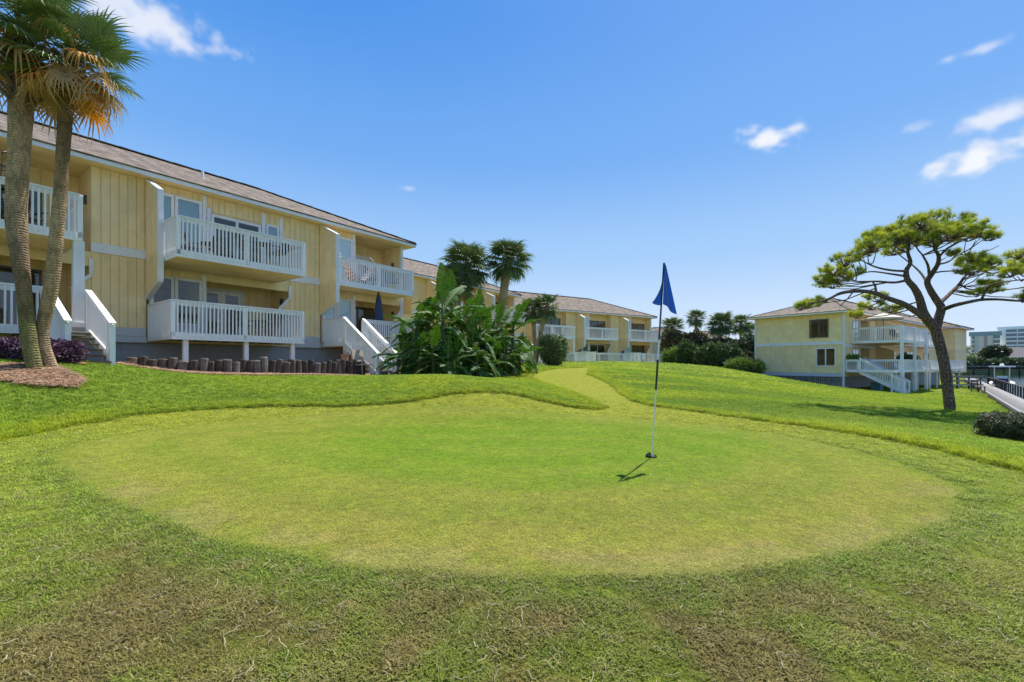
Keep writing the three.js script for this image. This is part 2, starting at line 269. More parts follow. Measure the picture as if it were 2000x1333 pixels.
// the walkway along the seawall
const WK = { x: 24.3, z: -21.6, dx: 0.686, dz: -0.728 };
const wk = (x, z) => ({ a: (x - WK.x) * WK.dx + (z - WK.z) * WK.dz, o: (x - WK.x) * -WK.dz + (z - WK.z) * WK.dx });
function baseH(x, z) {
  const r = Math.hypot(x, z + 25), far = sstep(55, 95, r); let h = far < 1 ? TPS(x, z) : 1;
  h = h * (1 - far) + (x > 20 ? -1.2 : 1.0) * far;
  const q = wk(x, z);
  if (q.o > -1.4 && q.o < 0.2 && x > 10 && z > -70) { const t = sstep(-1.4, -0.2, q.o); h = h * (1 - t) + Math.min(h, -1.34) * t; }
  if (q.o > -0.05 && x > 8) h = Math.min(h, -1.34 - 3 * sstep(-0.05, 0.5, q.o) + (z < -150 ? 3.6 * sstep(-150, -165, z) : 0));
  return h;
}
function groundH(x, z, rd = roughD(x, z)) { return baseH(x, z) + 0.038 * sstep(-0.06, 0.06, rd) * (rd < 5 ? 1 : 1) + 0.012 * (fbm(x * 1.3 + 40, z * 1.3 + 40, 3) - 0.5); }

// what the turf is coloured by: mowing, wear and patches
const GREEN = [[-5.54, -5.47], [-6.0, -6.4], [-5.95, -7.5], [-5.2, -8.6], [-3.2, -9.45], [-1.5, -9.5], [0, -9.6], [2.1, -9.5], [3.4, -8.5], [4.25, -7.1], [4.66, -5.5], [4.3, -4.3], [3.35, -3.43], [2.3, -2.9], [1.2, -2.62], [0.14, -2.56], [-0.95, -2.7], [-2.15, -3.12], [-3.6, -3.97], [-4.75, -4.8], [-5.54, -5.47]];
function greenR(x, z) { if (Math.abs(x + 1) > 8 || z < -13 || z > 0) return 2; const d = dLine(GREEN, x, z); return 1 + ((inPoly(GREEN, x, z) ? -d : d) + 0.12 * (fbm(x * 1.1 + 9, z * 1.1, 3) - 0.5)) / 3.6; }
function turf(x, z, rd) {
  const n1 = fbm(x * 0.55 + 3, z * 0.55 + 8, 4), n2 = fbm(x * 2.1 + 70, z * 2.1 + 11, 4), n3 = fbm(x * 7 + 5, z * 7 + 2, 3);
  let c;
  if (rd > 0) {
    c = mix3([0.18, 0.262, 0.022], [0.27, 0.305, 0.026], sstep(0.35, 0.7, n1) * 0.8);
    const streak = fbm(x * 0.16 + 2, z * 0.75 + 60, 4); c = mix3(c, [0.13, 0.19, 0.028], sstep(0.48, 0.66, streak) * 0.6); c = mix3(c, [0.28, 0.315, 0.026], sstep(0.47, 0.3, streak) * 0.4);
    c = mix3(c, [0.32, 0.335, 0.022], (1 - sstep(0.1, 1.1, rd)) * 0.6 * sstep(0.2, 0.6, n2 + 0.15));
    c = mix3(c, [0.135, 0.205, 0.028], sstep(0.5, 0.75, n2) * 0.45);
    if (x < -3 && z > -16) c = mix3(c, [0.15, 0.235, 0.03], 0.45 * sstep(0.3, 0.6, n1));
  } else {
    const g = greenR(x, z);
    const core = sstep(1.05, 0.35, Math.hypot((x - 0.7) / 4.6, (z + 6.7) / 3.2) + 0.5 * (n1 - 0.5) + 0.25 * (n2 - 0.5));
    let a = mix3([0.255, 0.275, 0.044], [0.172, 0.265, 0.020], core);
    const front = sstep(-5.6, -3.4, z + 1.0 * (n1 - 0.5));
    a = mix3(a, [0.27, 0.245, 0.06], front * 0.7 * sstep(0.28, 0.6, n2 + 0.1));
    a = mix3(a, [0.36, 0.285, 0.125], sstep(0.86, 0.97, g) * sstep(0.40, 0.60, n2) * (z > -4.5 ? 0.85 : 0.25));
    a = mix3(a, [0.19, 0.27, 0.022], sstep(0.52, 0.7, n2) * 0.25);
    let b = mix3([0.135, 0.165, 0.025], [0.155, 0.128, 0.043], sstep(0.46, 0.7, n2 - 0.06 + 0.16 * (1 - Math.min(1, Math.abs(x + 0.2) / 2.6))));
    b = mix3(b, [0.135, 0.19, 0.024], sstep(0.40, 0.62, n1) * 0.7);
    b = mix3(b, [0.27, 0.29, 0.038], sstep(-3.2, -6.2, z));
    const side = sstep(0.8, 3.4, x) + sstep(-1.6, -4.2, x); b = mix3(b, [0.22, 0.268, 0.038], Math.min(1, side) * (0.45 + 0.4 * sstep(-1.5, -4, z)) * (1 - sstep(-5, -9, z)));
    b = mix3(b, [0.13, 0.185, 0.028], (1 - sstep(1.03, 1.11, g)) * 0.5 * (1 - sstep(-4.5, -7.5, z)));
    b = mix3(b, [0.21, 0.155, 0.065], sstep(0.6, 0.8, n3) * 0.35 * sstep(-6, -2.5, z));
    const ring = Math.sin(g * 24 + 1.2 * (n1 - 0.5)); a = mix3(a, ring > 0 ? [0.30, 0.31, 0.05] : [0.17, 0.26, 0.02], 0.22 * sstep(0.1, 0.5, Math.abs(ring)));
    c = mix3(a, b, sstep(0.972, 1.018, g + 0.03 * (n3 - 0.5)));
  }
  const k = 0.90 + 0.20 * n3; return [c[0] * k, c[1] * k, c[2] * k];
}
{
  const axis = (lo, a, b, hi, st, gr, most) => { const v = []; for (let x = a; x <= b; x += st) v.push(x); let s = st, x = v[v.length - 1]; while (x < hi) { s = Math.min(s * gr, most); x += s; v.push(x); } s = st; x = a; const w = []; while (x > lo) { s = Math.min(s * gr, most); x -= s; w.push(x); } return [...w.reverse(), ...v]; };
  const xs = axis(-900, -8.5, 7.2, 1200, 0.085, 1.05, 60), zs = axis(-1300, -13, -0.8, 60, 0.085, 1.04, 60).reverse();
  const nx = xs.length, nz = zs.length, p = new Float32Array(nx * nz * 3), c = new Float32Array(nx * nz * 3), uv = new Float32Array(nx * nz * 2), idx = [];
  for (let j = 0; j < nz; j++) for (let i = 0; i < nx; i++) {
    const x = xs[i], z = zs[j], o = j * nx + i, rd = roughD(x, z);
    p[o * 3] = x; p[o * 3 + 1] = groundH(x, z, rd); p[o * 3 + 2] = z; uv[o * 2] = x; uv[o * 2 + 1] = -z;
    const t = turf(x, z, rd); c[o * 3] = t[0] * 1.3; c[o * 3 + 1] = t[1] * 1.3; c[o * 3 + 2] = t[2] * 1.3;
    if (i && j) { const a = o - nx - 1, b = o - nx, d = o - 1; idx.push(a, b, o, a, o, d); }
  }
  const g = new THREE.BufferGeometry(); g.setAttribute('position', new THREE.BufferAttribute(p, 3)); g.setAttribute('color', new THREE.BufferAttribute(c, 3)); g.setAttribute('uv', new THREE.BufferAttribute(uv, 2)); g.setIndex(idx); g.computeVertexNormals();
  if (g.attributes.normal.getY(Math.floor(nx * nz / 2)) < 0) { for (let i = 0; i < idx.length; i += 3) [idx[i + 1], idx[i + 2]] = [idx[i + 2], idx[i + 1]]; g.setIndex(idx); g.computeVertexNormals(); }
  struct('ground', g, M.ground, 'mown grass ground with the putting green and rising lawns');
  // water of the canal
  const w = new MB().quad(V(10, -1.95, 40), V(1200, -1.95, 40), V(1200, -1.95, -170), V(10, -1.95, -170));
  struct('water', w.geo(), M.water, 'dark calm canal water beyond the seawall');
}
const onGround = (x, z, sink = 0) => [x, groundH(x, z) - sink, z];

// grass blades standing on it
function tuftGeo(seed, blades, h, spread, wid, lean) {
  const r = rng(seed), m = new MB();
  for (let i = 0; i < blades; i++) {
    const a = r() * 6.283, d = Math.sqrt(r()) * spread, x = Math.cos(a) * d, z = Math.sin(a) * d, b = r() * 6.283, hh = h * (0.55 + 0.65 * r()), w = wid * (0.7 + 0.6 * r()), l = lean * (0.3 + r());
    const dx = Math.cos(b), dz = Math.sin(b), px = -dz * w / 2, pz = dx * w / 2, P = (t, s) => V(x + dx * l * hh * t * t + px * s, hh * t * (1 - 0.25 * l * t), z + dz * l * hh * t * t + pz * s);
    const A = P(0, -1), Bq = P(0, 1), C = P(0.6, 0.8), D = P(0.6, -0.8), E = P(1, 0);
    m.tri(A, Bq, C, [0, 0], [1, 0], [1, 1]).tri(A, C, D, [0, 0], [1, 1], [0, 1]).tri(D, C, E, [0, 0], [1, 0], [0, 1]);
  }
  return m.geo();
}
function scatter(name, label, geos, mat, list, parent) {
  const per = geos.map(() => []); list.forEach((q, i) => per[i % geos.length].push(q));
  const made = [];
  per.forEach((l, k) => {
    if (!l.length) return;
    const im = new THREE.InstancedMesh(geos[k], mat, l.length), d = new THREE.Object3D(), col = new THREE.Color();
    l.forEach((q, i) => { d.position.set(q.x, q.y, q.z); if (q.q) d.quaternion.copy(q.q); else d.rotation.set(q.rx || 0, q.r || 0, q.rz || 0); d.scale.set(q.s, q.s * (q.h || 1), q.s); d.updateMatrix(); im.setMatrixAt(i, d.matrix); im.setColorAt(i, col.setRGB(...q.c)); });
    im.name = parent ? name : numbered(name); im.userData = parent ? { kind: 'stuff' } : { kind: 'stuff', label, category: 'grass' };
    (parent || scene).add(im); made.push(im);
  });
  return made;
}
{
  const r = rng(77), short = [], rough = [], lip = [], straw = [];
  const view = (x, z) => Math.abs(x) < -z * 1.22 + 1.2;
  for (let d = 1.0; d < 15; ) {
    const step = 0.1 + d * 0.02, rho = 3000 * Math.min(1, Math.pow(2.2 / d, 1.7)) * sstep(15, 7, d), half = d * 1.22 + 1.0, n = Math.round(rho * step * 2 * half);
    for (let k = 0; k < n; k++) {
      const x = (r() * 2 - 1) * half, z = -(d + r() * step), rd = roughD(x, z); if (rd > 0.03) continue;
      const c = turf(x, z, rd), g = greenR(x, z), b = g < 1 ? 0.85 + r() * 0.4 : 0.7 + r() * 0.75, straws = r() < (g < 1 ? 0.05 : z > -4 ? 0.11 : 0.04);
      const cl = fbm(x * 4.5 + 8, z * 4.5 + 3, 3), s = (g < 1 ? 0.62 : 0.55 + 0.85 * cl) * (0.75 + 0.5 * r()) * (1 + d * 0.06); if (g > 1 && cl < 0.33 && r() < 0.6) continue;
      short.push({ x, y: groundH(x, z, rd) - 0.001, z, r: r() * 6.28, s, h: g < 1 ? 0.5 : 0.6 + 0.32 * r(), c: straws ? [0.36 * b, 0.30 * b, 0.13 * b] : [c[0] * 1.5 * b, c[1] * 1.5 * b, c[2] * 1.3 * b] });
    }
    d += step;
  }
  for (let d = 4.2; d < 48; ) {
    const step = 0.15 + d * 0.03, rho = 620 * Math.min(1, Math.pow(6 / d, 1.75)) * sstep(48, 22, d), half = d * 1.2 + 1.0, n = Math.round(rho * step * 2 * half);
    for (let k = 0; k < n; k++) {
      const x = (r() * 2 - 1) * half, z = -(d + r() * step), rd = roughD(x, z); if (rd < 0 || ((x + 9.35) / 0.7) ** 2 + ((z + 8.85) / 0.42) ** 2 < 0.7 + 0.6 * r()) continue;
      const c = turf(x, z, rd), b = 0.8 + r() * 0.5; if (wk(x, z).o > -0.3 && x > 10) continue;
      rough.push({ x, y: groundH(x, z, rd) - 0.004, z, r: r() * 6.28, s: (0.7 + 0.6 * r()) * (1 + d * 0.02), h: rd < 0.4 ? 1.15 : 0.8, c: [c[0] * 1.55 * b, c[1] * 1.55 * b, c[2] * 1.3 * b] });
    }
    d += step;
  }
  for (const e of [EDGE_L, EDGE_R]) for (let i = 0; i < e.length - 1; i++) {
    const L = Math.hypot(e[i + 1][0] - e[i][0], e[i + 1][1] - e[i][1]), dist = Math.hypot(e[i][0], e[i][1]), n = Math.round(L * Math.min(420, 3400 / dist));
    for (let k = 0; k < n; k++) {
      const t = r(), x0 = e[i][0] + (e[i + 1][0] - e[i][0]) * t, z0 = e[i][1] + (e[i + 1][1] - e[i][1]) * t, x = x0 + (r() - 0.5) * 0.26, z = z0 + (r() - 0.5) * 0.26, rd = roughD(x, z);
      if (rd < -0.015 - 0.03 * r()) continue; const c = turf(x, z, Math.max(rd, 0.01)), b = 0.75 + r() * 0.6;
      lip.push({ x, y: groundH(x, z, rd) - 0.01, z, r: r() * 6.28, s: (0.75 + 0.45 * r()) * (1 + dist * 0.015), h: 0.85, c: [c[0] * 1.35 * b, c[1] * 1.35 * b, c[2] * 1.2 * b] });
    }
  }
  for (let k = 0; k < 1900; k++) { // pale dead runners lying in the collar
    const d = 1.3 + 2.4 * Math.pow(r(), 1.5), x = (r() * 2 - 1) * (d * 1.2 + 0.6), z = -d, rd = roughD(x, z); if (rd > 0 || greenR(x, z) < 1.02 || fbm(x * 1.8 + 31, z * 1.8 + 7, 3) < 0.5) continue;
    const b = 0.7 + 0.6 * r(); straw.push({ x, y: groundH(x, z, rd) + 0.008 + 0.008 * r(), z, r: r() * 6.28, rx: (r() - 0.5) * 0.5, rz: (r() - 0.5) * 0.5, s: 0.5 + 0.8 * r(), c: [0.52 * b, 0.47 * b, 0.27 * b] });
  }
  const gs = [1, 2, 3].map((s) => tuftGeo(s, 11, 0.021, 0.03, 0.0042, 1.1));
  scatter('short_turf', 'short mown turf blades of the green and its collar', gs, M.grass, short);
  const gr = [11, 12, 13].map((s) => tuftGeo(s, 12, 0.05, 0.05, 0.0065, 0.8));
  scatter('rough_grass', 'longer bright grass of the lawns round the green', gr, M.grass, rough);
  const gl = [21, 22].map((s) => tuftGeo(s, 12, 0.058, 0.035, 0.006, 0.9));
  scatter('edge_grass', 'ragged grass lip along the edge of the short turf', gl, M.grass, lip);
  const sg = [31, 32, 33].map((s) => { const q = rng(s), m = new MB(), pts = []; let a = q() * 6, x = 0, z = 0; for (let i = 0; i < 6; i++) { pts.push(V(x, 0.004 * Math.sin(i * 2), z)); x += Math.cos(a) * 0.014; z += Math.sin(a) * 0.014; a += (q() - 0.5) * 0.9; } m.tube(pts, [0.0013, 0.0018, 0.0018, 0.0016, 0.0014, 0.0006], 4, false); return m.geo(); });
  scatter('grass_runners', 'pale dry grass runners lying on the collar turf', sg, M.grass, straw);
  console.log('tufts', short.length, rough.length, lip.length, straw.length);
}

// ---------------------------------------------------------------- apartment buildings
// In a building's own axes x runs along the front, z points out of it and y = 0 is the foot of the skirt board.
const PITCH = 6.1, SOFFIT = 5.34, SECT = 1.33, OPEN = 4.77;
function clipX(poly, a, b) { // keep a <= x <= b of a convex polygon
  const cut = (p, lim, s) => { const out = []; for (let i = 0; i < p.length; i++) { const q = p[i], w = p[(i + 1) % p.length], iq = s * (q[0] - lim) >= 0, iw = s * (w[0] - lim) >= 0; if (iq) out.push(q); if (iq !== iw) { const t = (lim - q[0]) / (w[0] - q[0]); out.push([lim, q[1] + (w[1] - q[1]) * t]); } } return out; };
  return cut(cut(poly, a, 1), b, -1);
}
let boardNo = 0;
function siding(parent, poly, f, n, width = 0.203, mats = [M.yellow, M.yellow2]) { // grooved boards, one by one
  const x0 = Math.min(...poly.map((p) => p[0])), x1 = Math.max(...poly.map((p) => p[0])), k = Math.max(1, Math.round((x1 - x0) / width)), w = (x1 - x0) / k;
  for (let i = 0; i < k; i++) {
    const q = clipX(poly, x0 + i * w + 0.006, x0 + (i + 1) * w - 0.006); if (q.length < 3) continue;
    const lift = 0.001 * (boardNo % 3); part('siding_board', new MB().plate(q, (a, b) => f(a, b).addScaledVector(n, lift), n, 0.022).geo(), mats[(boardNo++ * 7) % 5 < 3 ? 0 : 1], parent);
  }
}
// a wall slab facing z (or x when flipped) with rectangular openings [a0, a1, y0, y1]
function slab(mb, a0, a1, y0, y1, b0, b1, holes = [], alongZ = false) {
  const put = (p, q, r, t) => { if (q - p < 1e-4 || t - r < 1e-4) return; if (alongZ) mb.box(b0, b1, r, t, p, q); else mb.box(p, q, r, t, b0, b1); };
  let a = a0; for (const h of [...holes].sort((m, n) => m[0] - n[0])) { put(a, h[0], y0, y1); put(h[0], h[1], y0, h[2]); put(h[0], h[1], h[3], y1); a = h[1]; } put(a, a1, y0, y1);
}
const rect = (x0, x1, y0, y1) => [[x0, y0], [x1, y0], [x1, y1], [x0, y1]];
const FZ = (z) => [(x, y) => V(x, y, z), V(0, 0, 1)];            // a face looking out of the front
const FXm = (x) => [(z, y) => V(x, y, z), V(-1, 0, 0)];          // a face looking along -x
const FXp = (x) => [(z, y) => V(x, y, z), V(1, 0, 0)];
function windowAt(parent, x0, x1, y0, y1, z, o = {}) { // n panes with a blind or a dark room behind the glass
  const w = sub(o.name || 'window', parent), n = o.panes || 1, fr = o.frame ?? 0.07, m = new MB(), fm = o.mat || M.trim;
  m.box(x0, x1, y1 - fr, y1, z, z + 0.06).box(x0, x1, y0, y0 + fr, z, z + 0.07);
  const pw = (x1 - x0) / n;
  for (let i = 0; i <= n; i++) { const c = x0 + i * pw, a = i === 0 ? c : c - fr / 2, b = i === n ? c : c + fr / 2; m.box(i === 0 ? c : i === n ? c - fr : a, i === 0 ? c + fr : b, y0 + fr, y1 - fr, z, z + 0.06); }
  part('frame', m.geo(), fm, w);
  for (let i = 0; i < n; i++) {
    const a = x0 + i * pw + (i ? fr / 2 : fr), b = x0 + (i + 1) * pw - (i === n - 1 ? fr : fr / 2);
    part('pane', B(a, b, y0 + fr, y1 - fr, z + 0.028, z + 0.034), M.glass, w);
    const s = (Array.isArray(o.shade) ? o.shade[i] : o.shade) || null;
    if (s) part('blind', B(a, b, y0 + fr, y1 - fr, z + 0.004, z + 0.010), s, w);
    if (o.rail) part('frame', B(a, b, (y0 + y1) / 2 - 0.02, (y0 + y1) / 2 + 0.02, z + 0.036, z + 0.055), fm, w);
  }
  return w;
}
// white balustrade along a path of corner points (x, z); balusters stand on the outer face
function balustrade(parent, pts, yTop, yBase, o = {}) {
  const m = new MB(), posts = o.posts ?? true, sp = o.space || 0.108, out = o.out ?? 1, mat = o.mat || M.white;
  const bl = yTop - yBase - 0.06, bg = boxGeo(0.04, bl, 0.034);
  for (let i = 0; i < pts.length - 1; i++) {
    const a = V(pts[i][0], 0, pts[i][1]), b = V(pts[i + 1][0], 0, pts[i + 1][1]), L = a.distanceTo(b), d = V().subVectors(b, a).normalize(), nrm = V(-d.z, 0, d.x).multiplyScalar(-out);
    const at = (p, y) => p.clone().setY(y);
    const mb = new MB().bar(at(a, yTop - 0.02), at(b, yTop - 0.02), 0.13, 0.04); part('top_rail', mb.geo(), mat, parent);
    part('rail_board', new MB().bar(at(a, yTop - 0.105).addScaledVector(nrm, 0.01), at(b, yTop - 0.105).addScaledVector(nrm, 0.01), 0.036, 0.125).geo(), mat, parent);
    const n = Math.max(2, Math.round(L / sp));
    for (let k = 1; k < n; k++) { const p = a.clone().addScaledVector(d, (k * L) / n).addScaledVector(nrm, 0.048); const v = hash(k * 7 + i, Math.round(L * 100)), q = part('baluster', bg, o.mat || (v < 0.5 ? M.white : v < 0.8 ? M.white3 : M.white2), parent); q.position.set(p.x, yBase + 0.012 * (v - 0.5), p.z); q.rotation.set(0.012 * (hash(k, i + 5) - 0.5), Math.atan2(-d.z, d.x) + 0.06 * (v - 0.5), 0.012 * (hash(k + 3, i) - 0.5)); }
    if (posts) { const np = Math.max(1, Math.round(L / 1.9)); for (let k = i ? 1 : 0; k <= np; k++) { const p = a.clone().addScaledVector(d, (k * L) / np), q = part('post', boxGeo(0.1, yTop - 0.05 - (yBase + 0.02), 0.1), mat, parent); q.position.set(p.x, yBase + 0.02, p.z); } }
  }
}
function deckFloor(parent, x0, x1, z0, z1, y0, y1, mat = M.white) { // fascia boards, joists and floor planks
  const t = 0.04;
  part('fascia', new MB().box(x0, x1, y0, y1, z1 - t, z1).box(x0, x0 + t, y0, y1, z0, z1 - t).box(x1 - t, x1, y0, y1, z0, z1 - t).geo(), mat, parent);
  const j = new MB(); for (let x = x0 + 0.4; x < x1 - 0.2; x += 0.45) j.box(x - 0.02, x + 0.02, y0 + 0.03, y1 - 0.04, z0, z1 - t); part('joists', j.geo(), M.tan, parent);
  const n = Math.round((z1 - t - z0) / 0.14), w = (z1 - t - z0) / n; for (let i = 0; i < n; i++) part('floor_plank', B(x0 + t, x1 - t, y1 - 0.036, y1 - 0.006, z0 + i * w + 0.004, z0 + (i + 1) * w - 0.004), M.tan, parent);
}
function balcony(parent, x0, x1, z1, yb, yt, o = {}) { const g = sub('balcony', parent); deckFloor(g, x0, x1, 0.03, z1, yb, yb + 0.22); part('underside', B(x0 + 0.05, x1 - 0.05, yb + 0.012, yb + 0.026, 0.04, z1 - 0.05), M.yellow2, g); const e = 0.05; balustrade(g, o.leftSide === false ? [[x0 + e, z1 - e], [x1 - e, z1 - e], [x1 - e, 0.05]] : [[x0 + e, 0.05], [x0 + e, z1 - e], [x1 - e, z1 - e], [x1 - e, 0.05]], yt, yb + 0.06, { ...o, out: -1 }); return g; }
function fin(parent, f, far) { // the slanted side wall between two homes, trimmed in white
  const g = sub('privacy_wall', parent), Z = 1.26, poly = [[0, 1.45], [Z, 1.92], [Z, 4.7], [0, SOFFIT - 0.01]];
  const core = new MB().plate(poly, (z, y) => V(f + 0.10, y, z), V(1, 0, 0), 0.08); part('wall', core.geo(), M.yellow, g);
  siding(g, poly, (z, y) => V(f - 0.005, y, z), V(-1, 0, 0), far ? 0.63 : 0.21);
  const e = (z0, y0, z1, y1) => new MB().bar(V(f + 0.045, y0, z0), V(f + 0.045, y1, z1), 0.15, 0.045, V(0, Math.abs(y1 - y0) > 2 ? 0 : 1, Math.abs(y1 - y0) > 2 ? 1 : 0)).geo();
  part('trim', e(Z + 0.02, 1.90, Z + 0.02, 4.72), M.trim, g); part('trim', e(0.02, SOFFIT + 0.01, Z + 0.03, 4.735), M.trim, g); part('trim', e(0, 1.43, Z + 0.02, 1.89), M.trim, g);
}
function roofOf(g, x0, x1, z0, z1, rise, hip0, hip1, y = SOFFIT) { // hip roof with fascia, soffit left to the walls
  const t = 0.17, e = y + t, zm = (z0 + z1) / 2, a = V(x0, e, z1), b = V(x1, e, z1), c = V(x1, e, z0), d = V(x0, e, z0), p = V(x0 + hip0, e + rise, zm), q = V(x1 - hip1, e + rise, zm), m = new MB();
  const uvq = (v0, v1, v2, v3) => { // uv along the eave and up the slope
    const ux = V().subVectors(v1, v0).normalize(), n = V().crossVectors(ux, V().subVectors(v3 || v2, v0)).normalize(), uy = V().crossVectors(n, ux), U = (v) => { const w = V().subVectors(v, v0); return [w.dot(ux), w.dot(uy)]; };
    m.tri(v0, v1, v2, U(v0), U(v1), U(v2)); if (v3) m.tri(v0, v2, v3, U(v0), U(v2), U(v3));
  };
  uvq(a, b, q, p); uvq(c, d, p, q); uvq(b, c, q); uvq(d, a, p);
  const roof = sub('roof', g); part('shingles', m.geo(), M.shingle, roof);
  part('drip_edge', new MB().box(x0 - 0.03, x1 + 0.03, e - 0.045, e - 0.004, z1, z1 + 0.03).box(x0 - 0.03, x0, e - 0.045, e - 0.004, z0, z1).box(x1, x1 + 0.03, e - 0.045, e - 0.004, z0, z1).geo(), M.shingle, roof);
  const cap = new MB(); for (const [u, v] of [[p, q], [a, p], [b, q], [c, q], [d, p]]) { const L = u.distanceTo(v), n = Math.max(1, Math.round(L / 0.9)); for (let i = 0; i < n; i++) { const s = u.clone().lerp(v, i / n), w = u.clone().lerp(v, (i + 1) / n); s.y += 0.035; w.y += 0.02; cap.bar(s, w, 0.24, 0.03); } }
  part('ridge_caps', cap.geo(), M.shingle, roof);
  part('fascia', new MB().box(x0, x1, y, e - 0.02, z1 - 0.03, z1).box(x0, x0 + 0.03, y, e - 0.02, z0, z1 - 0.03).box(x1 - 0.03, x1, y, e - 0.02, z0, z1 - 0.03).box(x0, x1, y, e - 0.02, z0 - 0.03, z0).geo(), M.trim, roof);
  part('soffit', B(x0 + 0.03, x1 - 0.03, y + 0.01, y + 0.03, z0, z1 - 0.03), M.yellow, roof);
}
function frenchDoor(parent, x0, x1, y0, y1, z) { // two glazed leaves in a white frame
  const d = sub('door', parent), xm = (x0 + x1) / 2; part('frame', new MB().box(x0 - 0.09, x0, y0, y1 + 0.09, z, z + 0.05).box(x1, x1 + 0.09, y0, y1 + 0.09, z, z + 0.05).box(x0, x1, y1, y1 + 0.09, z, z + 0.05).geo(), M.trim, d);
  for (const [a, b] of [[x0 + 0.01, xm - 0.005], [xm + 0.005, x1 - 0.01]]) {
    part('leaf', new MB().box(a, a + 0.13, y0, y1 - 0.01, z, z + 0.04).box(b - 0.13, b, y0, y1 - 0.01, z, z + 0.04).box(a + 0.13, b - 0.13, y1 - 0.15, y1 - 0.01, z, z + 0.04).box(a + 0.13, b - 0.13, y0, y0 + 0.24, z, z + 0.04).geo(), M.white, d);
    part('pane', B(a + 0.13, b - 0.13, y0 + 0.24, y1 - 0.15, z + 0.022, z + 0.028), M.glass, d); 
  }
  part('handle', new MB().tube([V(xm - 0.06, y0 + 0.95, z + 0.06), V(xm - 0.06, y0 + 1.1, z + 0.06)], 0.012, 6).geo(), M.steel, d);
}
